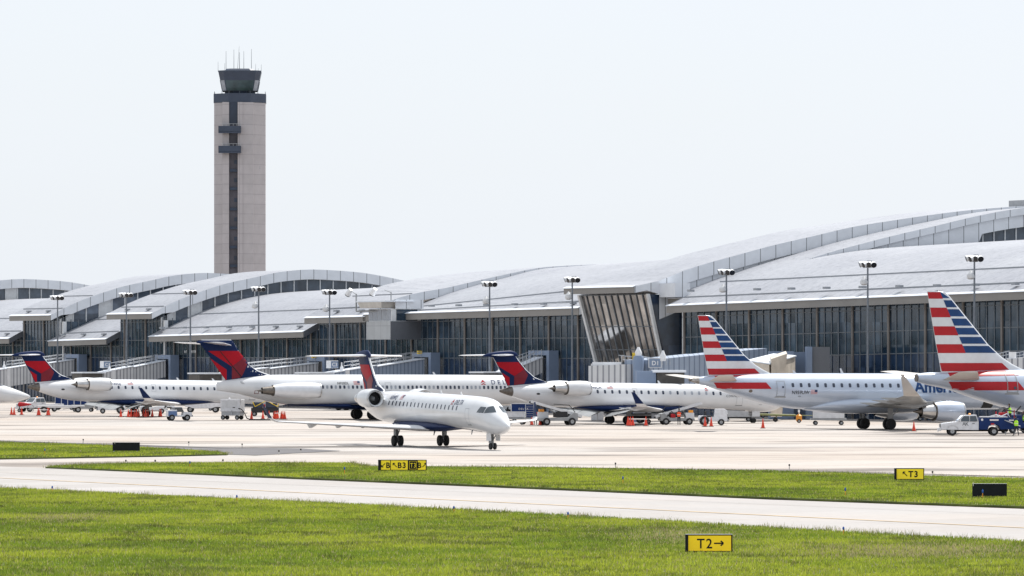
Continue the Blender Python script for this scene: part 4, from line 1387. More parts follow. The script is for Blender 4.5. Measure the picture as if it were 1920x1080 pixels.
class Foil:
    """vertical fin: sections (z, LE q, TE q, half thickness)"""
    def __init__(s, sec): s.s = sorted(sec)
    def sec(s, z):
        zz = [a[0] for a in s.s]
        return [float(np.interp(z, zz, [a[i] for a in s.s])) for i in (1, 2, 3)]
    def y(s, q, z):
        le, te, t = s.sec(z)
        c = min(1, max(0, (le - q) / max(.01, le - te)))
        return t * 2.598 * math.sqrt(c) * (1 - c) * .999 + .02 * (1 - c)
    def mesh(s, name, mt, parent):
        zs = sorted(set([a[0] for a in s.s]))
        cs = [0, .01, .04, .09, .16, .25, .36, .5, .65, .8, .92, 1]
        rings = []
        for z in zs:
            le, te, t = s.sec(z)
            up = [(le - c * (le - te), t * 2.598 * math.sqrt(c) * (1 - c) + .015 * (1 - c) + .008, z) for c in cs]
            rings.append(up + [(x, -y, z) for x, y, z in up[::-1]])
        return MB().loft(rings).build(name, mt, parent, smooth=True)

def wing_mesh(secs, name, mt, parent, side=-1):
    """sections (y, z, LE q, TE q, thickness, twist dz at TE)"""
    cs = [0, .015, .05, .12, .25, .4, .6, .8, 1]
    rings = []
    for i, s_ in enumerate(secs):
        y, z, le, te, t = s_[:5]
        tw_ = s_[5] if len(s_) > 5 else 0
        j0, j1 = max(0, i - 1), min(len(secs) - 1, i + 1)
        dy, dz = secs[j1][0] - secs[j0][0], secs[j1][1] - secs[j0][1]
        L_ = math.hypot(dy, dz) or 1
        ny, nz_ = -dz / L_, dy / L_
        up, dn = [], []
        for c in cs:
            x = le + (te - le) * c
            h_ = t * (2.0 * math.sqrt(c) * (1 - c) * 1.15)
            up.append((x, side * (y + ny * h_), z + nz_ * h_ + tw_ * c))
            dn.append((x, side * (y - ny * h_ * .6), z - nz_ * h_ * .6 - .006 + tw_ * c))
        rings.append(up + dn[::-1])
    return MB().loft(rings).build(name, mt, parent, smooth=True)

def engine(parent, y, z, prof_n, noz, cone, r_in, side_mats=('white_paint', 'burnt_metal', 'bare_metal'), lip='bare_metal'):
    """nacelle lathe profile [(q, r)] front to back; noz the core nozzle, cone the tail plug"""
    f, fr = prof_n[0]
    o = MB().lathe([(f - .35, r_in), (f - .08, r_in + .02), (f, fr)] + prof_n[1:], (0, y, z), 'x', 32, cap=False).build('engine_nacelle', side_mats[0], parent, smooth=True)
    MB().lathe([(f - .12, r_in + .01), (f + .005, fr - .035), (f + .02, fr), (f + .005, fr + .035), (f - .16, fr + .065)], (0, y, z), 'x', 32, cap=False).build('inlet_lip', lip, o, smooth=True)
    MB().lathe([(f - 1.1, r_in), (f - .3, r_in)], (0, y, z), 'x', 28, cap=False).lathe([(f - .92, .02), (f - .9, r_in)], (0, y, z), 'x', 28, cap=False).build('fan', 'dark_hole', o)
    MB().lathe([(f - .9, .25), (f - .6, .16), (f - .45, .02)], (0, y, z), 'x', 14).build('spinner', 'gear_grey', o, smooth=True)
    b = prof_n[-1]
    MB().lathe([(b[0] + .05, b[1] - .02), (b[0] - .09, b[1] - .01), (b[0] - .1, b[1] - .1), (b[0] + .3, b[1] - .2)], (0, y, z), 'x', 28, cap=False).build('nacelle_rear_ring', 'burnt_metal', o, smooth=True)
    MB().lathe(noz, (0, y, z), 'x', 24, cap=False).build('exhaust_nozzle', side_mats[2], o, smooth=True)
    MB().lathe(cone, (0, y, z), 'x', 16).build('exhaust_cone', side_mats[1], o, smooth=True)
    return o
def gear(parent, q, y, ztop, r, wid, gap, name='landing_gear', z0=0.0):
    m = MB().tube((q, y, ztop), (q, y, z0 + r * .95), .11, .09, 10)
    m.tube((q, y - gap, z0 + r), (q, y + gap, z0 + r), .07, .07, 8)
    m.tube((q + .1, y, z0 + r + .5), (q + 1.0, y, ztop - .1), .05, .05, 6)
    m.bb(q - .3, q + .3, y + (.2 if y > 0 else -.24), y + (.24 if y > 0 else -.2), z0 + r * 1.9, ztop)
    g = m.build(name, 'gear_grey', parent)
    for s_ in (-1, 1):
        w_ = MB().lathe([(-wid / 2, r * .55), (-wid / 2, r * .92), (-wid * .3, r), (wid * .3, r), (wid / 2, r * .92), (wid / 2, r * .55)], (q, y + s_ * gap, z0 + r), 'y', 24)
        w_.lathe([(-wid * .42, .02), (-wid * .42, r * .56)], (q, y + s_ * gap, z0 + r), 'y', 16, mi=1, cap=False)
        w_.lathe([(wid * .42, .02), (wid * .42, r * .56)], (q, y + s_ * gap, z0 + r), 'y', 16, mi=1, cap=False)
        w_.build('wheel', ['tyre', 'rim'], g, smooth=True)
def windows(body, parent, q0, pitch, n, z0, z1=None, size=(.27, .40), pale=(), skip=(), both=True):
    z1 = z0 if z1 is None else z1
    a, b = size[0] / 2, size[1] / 2
    P = [(-a, -b + .06), (-a + .06, -b), (a - .06, -b), (a, -b + .06), (a, b - .06), (a - .06, b), (-a + .06, b), (-a, b - .06)]
    for k in range(n):
        if k in skip: continue
        q = q0 + pitch * k
        z = z0 + (z1 - z0) * k / max(1, n - 1)
        for side in ((-1, 1) if both else (-1,)):
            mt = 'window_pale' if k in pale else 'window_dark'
            poly_decal('cabin_window', [[(q + u, z + v) for u, v in P]], body.y, mt, parent, side=side, eps=.01, du=9, dv=.2)
def blade_antenna(parent, q, z, h=.35):
    MB().loft([[(q - .15, -.02, z), (q + .18, -.02, z), (q + .18, .02, z), (q - .15, .02, z)], [(q - .28, -.01, z + h), (q - .12, -.01, z + h), (q - .12, .01, z + h), (q - .28, .01, z + h)]]).build('blade_antenna', 'white_paint', parent)

def tx(px, py, deg):
    x, y = ground(px, py)
    return (x, y, 0), R(deg)

def crj(name_label, px, py, deg, reg=None, flagged=True, title=None, title_q=11.4, sub=False, pale=(), scale=1.0, group='regional jets of one airline with red and navy tails', z_off=0.0, ns=1.0):
    loc, rz = tx(px, py, deg)
    loc = (loc[0], loc[1], -z_off)
    root = empty('regional_jet', loc, rz, name_label, 'airplane', group)
    if scale != 1: root.scale = (scale,) * 3
    B = Body([(-14.85, 3.83, 3.57, .13), (-14.3, 3.98, 3.36, .32), (-13.5, 4.17, 3.12, .52), (-11.2, 4.40, 2.42, .88), (-9.1, 4.52, 2.02, 1.13), (-7, 4.58, 1.88, 1.27), (-4, 4.58, 1.84, 1.345),
              (6, 4.46, 1.72, 1.345), (13.6, 4.32, 1.5, 1.345), (15.9, 4.22, 1.36, 1.30), (16.8, 4.10, 1.29, 1.22), (17.5, 3.86, 1.24, 1.13), (18.15, 3.48, 1.21, 1.02), (18.9, 3.08, 1.23, .86), (19.5, 2.80, 1.30, .68), (20.1, 2.48, 1.45, .46), (20.5, 2.24, 1.60, .28), (20.75, 2.06, 1.75, .13), (20.84, 1.94, 1.88, .02)])
    if ns != 1:      # longer nose
        B = Body([((15.9 + (a[0] - 15.9) * ns) if a[0] > 15.9 else a[0],) + a[1:] for a in B.st])
    B.mesh('fuselage', 'white_paint', root, q0=-13.45)
    B.mesh('tail_cone', 'burnt_metal', root, q0=-14.85, q1=-13.452, n=6)
    MB().lathe([(-14.86, .10), (-14.6, .09)], (0, 0, 3.7), 'x', 12).build('exhaust_pipe', 'dark_hole', root)
    K = Body([(-5.8, 1.98, 1.86, .25), (-4.2, 2.05, 1.62, 1.0), (-2, 2.16, 1.38, 1.33), (1, 2.2, 1.28, 1.42), (4.5, 2.15, 1.30, 1.42), (7.2, 2.02, 1.42, 1.2), (9.3, 1.86, 1.58, .7), (10.2, 1.76, 1.66, .2)])
    K.mesh('belly_fairing', 'navy_paint', root, nose=False)
    poly_decal('belly_stripe', [[(9, 1.66), (9, 1.72), (16, 1.44), (16, 1.38)]], B.y, 'navy_paint', root, eps=.02)
    # fin, bullet and tailplane
    Fn = Foil([(4.2, -8.7, -13.95, .12), (4.72, -9.2, -14.1, .14), (4.95, -9.9, -14.25, .16), (5.2, -10.55, -14.4, .17), (6, -11.6, -14.92, .16), (7, -12.5, -15.5, .14), (7.65, -13.0, -15.9, .12)])
    fin = Fn.mesh('fin', 'white_paint', root)
    for side in (-1, 1):
        def PD(nm, pts, mt, e): return poly_decal(nm, [pts], Fn.y, mt, fin, side=side, eps=e, du=.18, dv=.4)
        PD('navy_field', [(-9.1, 4.62), (-9.5, 4.80), (-10.55, 5.08), (-11.72, 6.0), (-12.62, 7.0), (-13.1, 7.62), (-15.86, 7.62), (-15.44, 7.0), (-14.88, 6.0), (-14.38, 5.2), (-13.95, 4.26), (-11.9, 4.4), (-10.2, 4.52)], 'navy_paint', .02)
        PD('red_field', [(-15.34, 6.86), (-12.62, 6.85), (-11.92, 6.06), (-12.32, 5.83), (-13.15, 5.33), (-15.02, 6.36)], 'red_paint', .034)
        PD('dark_red_field', [(-11.90, 6.04), (-11.47, 5.48), (-11.92, 4.50), (-13.15, 4.30), (-13.15, 5.31), (-12.32, 5.81)], 'dark_red_paint', .034)
        PD('lower_red_field', [(-14.62, 5.70), (-13.72, 5.17), (-13.66, 4.32), (-13.88, 4.28)], 'red_paint', .034)
    Bu = Body([(-16.95, 7.60, 7.48, .04), (-16.2, 7.85, 7.42, .15), (-14.9, 8.05, 7.36, .22), (-13.6, 8.12, 7.36, .22), (-12.9, 7.92, 7.42, .14), (-12.6, 7.62, 7.52, .03)])
    Bu.mesh('fin_bullet', 'navy_paint', root, nose=False, n=20, ring=20)
    for side in (-1, 1):
        wing_mesh([(.12, 7.62, -13.2, -16.0, .16), (4.27, 7.58, -16.35, -17.75, .09)], 'tailplane', 'white_paint', root, side)
    # wings with winglets
    for side in (-1, 1):
        wing_mesh([(1.0, 1.5, 5.2, -1.8, .36), (3.6, 1.64, 3.2, -1.75, .26), (7.5, 1.84, .2, -2.9, .17), (11.6, 2.08, -2.9, -4.25, .10)], 'wing', 'wing_grey' if 0 else 'light_grey_paint', root, side)
        wing_mesh([(11.6, 2.08, -2.9, -4.25, .08), (11.85, 2.2, -3.2, -4.4, .06), (12.0, 2.38, -3.6, -4.6, .05)], 'wing_tip', 'light_grey_paint', root, side)
        wing_mesh([(12.0, 2.38, -3.6, -4.62, .05), (12.38, 3.62, -4.95, -5.35, .025)], 'winglet', 'navy_paint', root, side)
        if deg > 0:
            wing_mesh([(1.5, 1.42, -1.3, -2.9, .07, -.62), (3.6, 1.54, -1.35, -2.9, .07, -.60), (3.7, 1.55, -1.4, -2.9, .06, -.55), (8.6, 1.84, -2.7, -3.9, .05, -.40)], 'flap', 'wing_grey', root, side)
        for yy, q0 in ((4.6, -1.6), (6.6, -2.2), (8.8, -2.9)):
            MB().loft([[(q0 + 1.4, side * (yy + a), 1.85 + b) for a, b in ((-.08, -.05), (.08, -.05), (.08, .05), (-.08, .05))], [(q0, side * (yy + a), 1.72 + b) for a, b in ((-.12, -.2), (.12, -.2), (.12, .1), (-.12, .1))], [(q0 - .9, side * (yy + a), 1.86 + b) for a, b in ((-.03, -.03), (.03, -.03), (.03, .03), (-.03, .03))]]).build('flap_fairing', 'light_grey_paint', root, smooth=True)
    # engines on pylons
    for side in (-1, 1):
        engine(root, side * 2.25, 3.98, [(-4.95, .70), (-5.3, .79), (-6.2, .84), (-7.2, .80), (-7.85, .72)], [(-7.6, .62), (-8.5, .52), (-9.35, .40)], [(-8.9, .30), (-9.4, .22), (-10.05, .02)], .56)
        wing_mesh([(.9, 3.85, -5.6, -8.9, .16), (1.7, 3.95, -5.8, -8.5, .15)], 'engine_pylon', 'white_paint', root, side)
    gear(root, .0, 2.05, 1.9, .46, .28, .28, z0=z_off)
    gear(root, .0, -2.05, 1.9, .46, .28, .28, z0=z_off)
    gear(root, 17.25, 0, 1.5, .28, .18, .18, 'nose_gear', z0=z_off)
    MB().bb(16.9, 17.9, -.42, -.38, .72, 1.35).bb(16.9, 17.9, .38, .42, .72, 1.35).build('gear_door', 'white_paint', root)
    windows(B, root, -4.28, .92, 19, 3.62, 3.34, pale=pale)
    # doors
    poly_decal('emergency_exit', frame_poly(1.05, 1.62, 3.05, 3.95, .02), B.y, 'outline_grey', root, eps=.01)
    poly_decal('service_door', frame_poly(14.35, 15.15, 2.0, 3.35, .03), B.y, 'outline_grey', root, eps=.01)
    poly_decal('service_door_sill', [[(14.3, 1.93), (15.2, 1.93), (15.2, 2.0), (14.3, 2.0)]], B.y, 'gear_grey', root, eps=.015)
    poly_decal('tail_vent', [[(-10.6 + .22 * math.cos(a), 3.38 + .11 * math.sin(a)) for a in np.linspace(0, 6.0, 12)]], B.y, 'dark_hole', root, eps=.01)
    # cockpit windows
    for side in (-1, 1):
        for quad in ([(16.7, 3.02), (17.75, 2.98), (17.72, 3.46), (17.05, 3.50)], [(17.84, 2.97), (18.86, 3.05), (17.98, 3.56), (17.80, 3.46)]):
            V, Fc = [], []
            n = 6
            a, b, c_, d = [Vector(v) for v in (quad if len(quad) == 4 else [quad[0], quad[1], quad[2], quad[4]])]
            for i in range(n + 1):
                for j in range(n + 1):
                    u, v = i / n, j / n
                    p = (a * (1 - u) + b * u) * (1 - v) + (d * (1 - u) + c_ * u) * v
                    qq = 15.9 + (p.x - 15.9) * ns
                    yy, zz = B.y(qq, p.y) + .014, p.y + .006
                    V.append((qq, side * yy, zz))
            for i in range(n):
                for j in range(n):
                    Fc.append((i * (n + 1) + j, (i + 1) * (n + 1) + j, (i + 1) * (n + 1) + j + 1, i * (n + 1) + j + 1))
            MB().add(V, Fc).build('cockpit_window', 'cockpit_glass', root, smooth=True, fix=False)
    if reg:
        text_decal('registration', reg, -4.5, 3.93, .34, B.y, 'lettering_navy', root, bold=.01)
        if flagged: flag(-2.05, 3.93, .7, B.y, root)
    if title:
        widget(title_q - .8, 3.58, .48, B.y, root)
        text_decal('airline_title', title, title_q, 3.62, .40, B.y, 'lettering_navy', root, bold=.012, spacing=1.15)
    if sub:
        text_decal('airline_subtitle', 'CONNECTION', 13.0, 2.92, .26, B.y, 'lettering_dark', root, spacing=1.25)
        text_decal('small_note', 'N690', 17.4, 2.02, .12, B.y, 'lettering_grey', root)
        widget(10.3, 3.62, .42, B.y, root)
    blade_antenna(root, 5.2, 4.44)
    blade_antenna(root, 10.0, 4.37, .3)
    MB().loft([[(3.4, -.02, 1.3), (3.7, -.02, 1.3), (3.7, .02, 1.3), (3.4, .02, 1.3)], [(3.25, -.01, .95), (3.4, -.01, .95), (3.4, .01, .95), (3.25, .01, .95)]]).loft([[(12.4, -.02, 1.55), (12.7, -.02, 1.55), (12.7, .02, 1.55), (12.4, .02, 1.55)], [(12.3, -.01, 1.15), (12.42, -.01, 1.15), (12.42, .01, 1.15), (12.3, .01, 1.15)]]).build('belly_antenna', 'gear_grey', root)
    return root
crj('white regional jet taxiing in the centre, nose towards the camera', 788, 836.3, -69, reg='N304PQ', title='DELTA')
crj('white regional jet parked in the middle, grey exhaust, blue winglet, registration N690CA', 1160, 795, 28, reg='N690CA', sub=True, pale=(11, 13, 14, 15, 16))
def leftmost(): pass

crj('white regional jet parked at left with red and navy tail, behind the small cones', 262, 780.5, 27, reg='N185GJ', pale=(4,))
crj('white regional jet at the left edge, only its pointed nose in the picture', -346, 777.5, 28, z_off=.2, scale=1.25, ns=1.55)

def md90():
    loc, rz = tx(684, 786, 24)
    root = empty('rear_engine_airliner', loc, rz, 'long white twin jet with the largest red and navy tail and silver engine pod', 'airplane')
    B = Body([(-18.75, 4.46, 3.46, .10), (-17.9, 4.60, 3.34, .35), (-16.4, 4.82, 3.09, .75), (-14.4, 5.08, 2.62, 1.18), (-12, 5.28, 2.04, 1.52), (-9.7, 5.30, 1.74, 1.66), (-7, 5.30, 1.62, 1.68), (17.5, 5.2, 1.56, 1.68), (20.0, 5.12, 1.56, 1.62), (21.5, 4.85, 1.58, 1.48), (22.7, 4.15, 1.64, 1.2), (23.8, 3.45, 1.86, .8), (24.6, 2.95, 2.2, .35), (24.9, 2.62, 2.5, .04)])
    B.mesh('fuselage', 'white_paint', root, n=50)
    K = Body([(-10, 1.85, 1.62, .5), (-6, 1.9, 1.42, 1.3), (0, 1.95, 1.15, 1.7), (6, 1.95, 1.15, 1.7), (11, 1.8, 1.38, 1.2), (14, 1.7, 1.5, .3)])
    K.mesh('belly_fairing', 'navy_paint', root, nose=False)
    Fn = Foil([(4.55, -11.6, -17.55, .2), (5.3, -12.1, -18.05, .24), (5.77, -13.55, -18.35, .24), (6.4, -14.6, -18.78, .23), (7.23, -15.35, -19.28, .21), (8.28, -16.12, -19.95, .19), (9.1, -16.6, -20.5, .17), (9.42, -17.0, -20.7, .12)])
    fin = Fn.mesh('fin', 'white_paint', root)
    q = lambda x: -18.7 + (x / 6 + 300 - 406.7) / 14.95
    z = lambda y: 7.9 + (661 - (y / 6 + 640)) / 16.05
    for side in (-1, 1):
        def PD(nm, pts, mt, e): return poly_decal(nm, [[(q(a), z(b)) for a, b in pts]], Fn.y, mt, fin, side=side, eps=e, du=.2, dv=.5)
        PD('navy_field', [(425, -12), (815, -12), (852, 60), (925, 170), (1000, 270), (1085, 335), (1190, 378), (1120, 392), (960, 412), (738, 438), (640, 290), (520, 120)], 'navy_paint', .02)
        PD('red_field', [(538, 108), (880, 108), (940, 180), (858, 240), (800, 284)], 'red_paint', .034)
        PD('dark_red_field', [(941, 182), (983, 238), (908, 405), (803, 428), (802, 286), (860, 241)], 'dark_red_paint', .034)
        PD('lower_red_field', [(562, 188), (745, 320), (748, 434), (736, 434)], 'red_paint', .034)
        PD('rudder_gap', [(664, 112), (674, 112), (914, 402), (902, 404)], 'sign_black', .045)
    Body([(-21.25, 9.18, 9.02, .04), (-20.3, 9.32, 8.88, .2), (-18.5, 9.38, 8.8, .26), (-17.2, 9.2, 8.75, .22), (-16.6, 8.98, 8.82, .04)]).mesh('fin_bullet', 'navy_paint', root, nose=False, n=16, ring=16)
    for side in (-1, 1):
        wing_mesh([(.15, 8.72, -16.9, -20.5, .2, .38), (6.1, 9.0, -20.2, -21.9, .11, .12)], 'tailplane', 'white_paint', root, side)
    for side in (-1, 1):
        o = engine(root, side * 2.95, 3.45, [(-6.95, .80), (-7.4, .90), (-9.0, .95), (-11.2, .90), (-12.8, .66)], [(-12.4, .6), (-13.3, .50), (-14.2, .38)], [(-13.4, .3), (-14.3, .16), (-14.9, .03)], .66, side_mats=('stripe_silver', 'burnt_metal', 'burnt_metal'))
        wing_mesh([(1.1, 3.7, -7.8, -13.6, .3), (2.2, 3.6, -7.9, -13.0, .28)], 'engine_pylon', 'white_paint', root, side)
        wing_mesh([(1.4, 1.75, 7.5, -2.5, .5), (5.2, 1.95, 4.2, -2.7, .36), (16.2, 2.6, -4.2, -6.0, .12)], 'wing', 'wing_grey', root, side)
    gear(root, 0, 2.55, 2.0, .60, .42, .36)
    gear(root, 0, -2.55, 2.0, .60, .42, .36)
    gear(root, 21.5, 0, 1.9, .36, .25, .22, 'nose_gear')
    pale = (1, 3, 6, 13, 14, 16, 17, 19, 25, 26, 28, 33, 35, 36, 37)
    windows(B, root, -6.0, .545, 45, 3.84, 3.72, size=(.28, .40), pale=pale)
    for q0 in (.55, 1.95):
        poly_decal('emergency_exit', frame_poly(q0, q0 + .75, 3.4, 4.35, .03), B.y, 'outline_grey', root)
    text_decal('registration', 'N920DL', -4.1, 4.14, .30, B.y, 'lettering_dark', root, bold=.01)
    flag(-2.05, 4.1, .8, B.y, root)
    widget(14.3, 4.02, .66, B.y, root)
    text_decal('airline_title', 'DELTA', 15.75, 4.1, .56, B.y, 'lettering_navy', root, bold=.01, spacing=1.7)
    poly_decal('tail_vent', [[(-15.9, 4.2), (-15.55, 4.2), (-15.8, 4.55), (-16.1, 4.5)]], B.y, 'grey_paint', root)
    poly_decal('warning_frame', frame_poly(-14.4, -13.9, 3.05, 3.45, .05), B.y, 'dark_red_paint', root)
    blade_antenna(root, 9, 5.24)
md90()

def twin_jet(label, loc, rz, k=1.0, zs=0.0, windows_on=True, full=True):
    root = empty('striped_tail_airliner', loc, rz, label, 'airplane', 'silver airliners with striped tails')
    root.scale = (k, k, k)
    z_g = -zs / k if zs else 0.0        # wheels reach the ground
    B = Body([(-21.55, 5.29, 4.98, .15), (-20.6, 5.42, 4.70, .32), (-19.3, 5.56, 4.38, .56), (-17, 5.68, 3.70, .98), (-14.4, 5.76, 3.00, 1.32), (-11.7, 5.79, 2.42, 1.48), (-9, 5.79, 2.12, 1.54), (-2.7, 5.77, 2.03, 1.55), (11, 5.68, 1.98, 1.55), (13.6, 5.52, 1.98, 1.48), (15.2, 5.1, 2.02, 1.3), (16.4, 4.4, 2.2, 1.0), (17.4, 3.75, 2.5, .6), (17.95, 3.3, 2.8, .2), (18.05, 3.1, 3.0, .02)])
    if k != 1:
        B = Body([(-21.55, 5.46, 4.84, .30), (-20.6, 5.56, 4.60, .48)] + B.st[2:])
    B.mesh('fuselage', 'silver_paint', root, q0=-20.6, n=46)
    B.mesh('tail_cone', 'stained_metal' if k == 1 else 'silver_paint', root, q0=-21.55, q1=-20.602, n=6)
    MB().lathe([(-21.62, .17 if k == 1 else .28), (-21.2, .19)], (0, 0, 5.13), 'x', 16).build('exhaust_pipe', 'burnt_metal', root)
    K = Body([(-8.5, 2.5, 2.02, .5), (-6, 3.2, 1.78, 1.45), (-3, 3.5, 1.62, 1.78), (3, 3.3, 1.6, 1.8), (6.5, 2.8, 1.75, 1.5), (9, 2.3, 1.9, .6)])
    K.mesh('belly_fairing', 'silver_paint', root, nose=False)
    Fn = Foil([(5.3, -11.6, -19.35, .16), (5.72, -12.2, -19.5, .17), (6.15, -13.2, -19.57, .18), (6.7, -14.15, -19.68, .19), (7.68, -15.37, -19.9, .2), (11.3, -18.72, -20.6, .13), (11.62, -19.1, -20.66, .11), (11.68, -19.5, -20.66, .06)])
    fin = Fn.mesh('fin', 'stripe_silver', root)
    def le(z_): return Fn.sec(z_)[0] - .16
    def te(z_): return Fn.sec(z_)[1] + .02
    def bd(z_): return -19.63 + (11.63 - z_) * (2.2 / 4.59)
    reds = [(11.62, 11.12), (10.45, 9.72), (9.04, 8.36), (7.69, 7.02)]
    ys = [(591, 600.5), (603.5, 613.3), (616, 626), (629, 639), (642, 651.5), (654.7, 664.2), (667.3, 677)]
    blues = [(7.9 + (661 - a) / 18.5, 7.9 + (661 - b) / 18.5) for a, b in ys]
    for side in (-1, 1):
        poly_decal('red_bars', [[(te(a), a), (bd(a), a), (bd(b), b), (te(b), b)] for a, b in reds], Fn.y, 'stripe_red', fin, side=side, eps=.02, du=.2, dv=.5)
        poly_decal('red_base_bar', [[(te(6.27), 6.27), (-14.25, 6.27), (-13.5, 5.64), (te(5.64) + .05, 5.64)]], Fn.y, 'stripe_red', fin, side=side, eps=.02, du=.2, dv=.5)
        poly_decal('blue_bars', [[(bd(a), a), (le(a), a), (le(b), b), (bd(b), b)] for a, b in blues], Fn.y, 'stripe_blue', fin, side=side, eps=.02, du=.2, dv=.5)
        poly_decal('upper_tail_stripe', [[(-18.9, 5.56 - .02), (-18.9, 5.42), (-12.85, 5.50), (-13.3, 5.66)]] if k == 1 else [[(-19.0, 5.55), (-19.0, 5.22), (-13.2, 5.34), (-14.2, 5.70)]], B.y, 'stripe_red', root, side=side, eps=.015, dv=.05)
        poly_decal('tail_stripe', [[(-19.15, 4.86), (-13.5, 4.86), (-12.95, 4.20), (-18.6, 4.20)]], B.y, 'stripe_red', root, side=side, eps=.015, dv=.1)
        wing_mesh([(.5, 5.0, -16.4, -19.6, .16), (6.0, 5.62, -19.75, -21.35, .07)], 'tailplane', 'belly_beige', root, side)
        for dq0, dq1 in (((-12.35, -11.4) if k == 1 else (-14.45, -13.55)),):
            poly_decal('rear_door', frame_poly(dq0, dq1, *((3.42, 5.02, .05) if k == 1 else (4.0, 5.55, .06))), B.y, 'outline_grey' if k == 1 else 'gear_grey', root, side=side, eps=.03)
            poly_decal('door_window', [[(dq1 - .35, 4.28), (dq1 - .15, 4.28), (dq1 - .15, 4.48), (dq1 - .35, 4.48)]], B.y, 'window_dark', root, side=side, eps=.03)
            poly_decal('door_sill', [[(dq0 - .15, (3.30 if k == 1 else 3.88)), (dq1 + .1, (3.30 if k == 1 else 3.88)), (dq1 + .1, (3.40 if k == 1 else 3.98)), (dq0 - .15, (3.40 if k == 1 else 3.98))]], B.y, 'gear_grey', root, side=side, eps=.03)
        wing_mesh([(1.5, 2.35, 6.6, -2.2, .5), (4.8, 2.75, 3.4, -2.3, .36), (9.0, 3.15, .4, -3.1, .22), (13.3, 3.55, -2.4, -4.3, .12)], 'wing', 'wing_grey', root, side)
        wing_mesh([(13.3, 3.55, -2.4, -4.3, .10), (13.7, 3.72, -2.75, -4.5, .08), (13.95, 4.1, -3.3, -4.7, .06), (14.25, 5.68, -4.75, -5.15, .03)], 'winglet', 'belly_beige', root, side)
        for yy, q0 in ((3.2, -2.2), (7.0, -2.9), (10.2, -3.6)):
            MB().loft([[(q0 + 2.6, side * (yy + a), 2.55 + yy * .08 + b) for a, b in ((-.1, -.1), (.1, -.1), (.1, .1), (-.1, .1))], [(q0 + .5, side * (yy + a), 2.38 + yy * .08 + b) for a, b in ((-.2, -.28), (.2, -.28), (.2, .15), (-.2, .15))], [(q0 - 1.5, side * (yy + a), 2.5 + yy * .08 + b) for a, b in ((-.03, -.03), (.03, -.03), (.03, .03), (-.03, .03))]]).build('flap_fairing', 'wing_grey', root, smooth=True)
        engine(root, side * 4.85, 1.85, [(7.35, .88), (6.9, 1.02), (5.8, 1.10), (4.8, 1.08), (4.0, .98)], [(4.2, .85), (3.2, .68), (2.5, .52)], [(2.9, .40), (2.3, .25), (1.6, .03)], .76, side_mats=('silver_paint', 'burnt_metal', 'bare_metal'))
        MB().prism([(6.2, 2.85), (5.0, 3.0), (1.5, 2.75), (-.5, 2.5), (1.8, 2.2), (4.2, 2.5)], side * 4.85 - .16, side * 4.85 + .16).build('engine_pylon', 'wing_grey', root)
    gear(root, 0, 2.75, 2.2, .56, .36, .34, z0=z_g)
    gear(root, 0, -2.75, 2.2, .56, .36, .34, z0=z_g)
    gear(root, 14.8, 0, 2.1, .34, .22, .2, 'nose_gear', z0=z_g)
    if windows_on:
        windows(B, root, -10.5, .945, 14, 4.58, 4.50, size=(.30, .42), skip=())
        text_decal('registration', 'N959UW', -10.65, 3.66, .36, B.y, 'lettering_dark', root, bold=.012, slant=.12)
        text_decal('fleet_number', '959', -9.9, 3.36, .14, B.y, 'lettering_dark', root)
        flag(-8.5, 3.66, .78, B.y, root)
        text_decal('airline_title', 'American', 3.6, 3.80, 1.24, B.y, 'stripe_blue', root, bold=.03, eps=.03)
        poly_decal('cargo_hatch', [[(12.0, 2.12), (13.3, 2.12), (13.3, 3.55), (12.0, 3.55)]], B.y, 'dark_hole', root, eps=.02)
        poly_decal('tail_vent', [[(-15.2 + .2 * math.cos(a), 4.0 - .02 + .16 * math.sin(a)) for a in np.linspace(0, 6.0, 12)]], B.y, 'burnt_metal', root)
    else:
        windows(B, root, -8.9, .72, 30, 4.75, 4.66, size=(.24, .34))
        poly_decal('service_hatch', [[(-9.6, 2.9), (-9.1, 2.9), (-9.1, 3.3), (-9.6, 3.3)]], B.y, 'dark_hole', root, eps=.02)
    blade_antenna(root, -9.5, 5.78, .3)
    blade_antenna(root, -4.0, 5.76, .5)
    return root
loc, rz = tx(1643, 804.7, 25)
twin_jet('silver airliner with the smaller striped tail fin, registration N959UW and blue title', loc, rz)
# the second one: tail end measured at column 1719
_k, _zs = 1.303, -1.30
_D = F * H / (812 - YH)
_tx, _ty = (1719 - CX) * _D / F, _D
_q = 21.55 * _k
twin_jet('silver airliner at the right edge with the bigger striped tail fin, fuselage cut off', (_tx + _q * math.cos(R(25)), _ty + _q * math.sin(R(25)), _zs), R(25), _k, _zs, windows_on=False)
ORD = ['first', 'second', 'third', 'fourth', 'fifth', 'sixth', 'seventh', 'eighth', 'ninth', 'tenth', 'eleventh', 'twelfth']
def nth(k, n): return 'leftmost' if k == 0 else 'rightmost' if k == n - 1 else ORD[k] + ' from left'
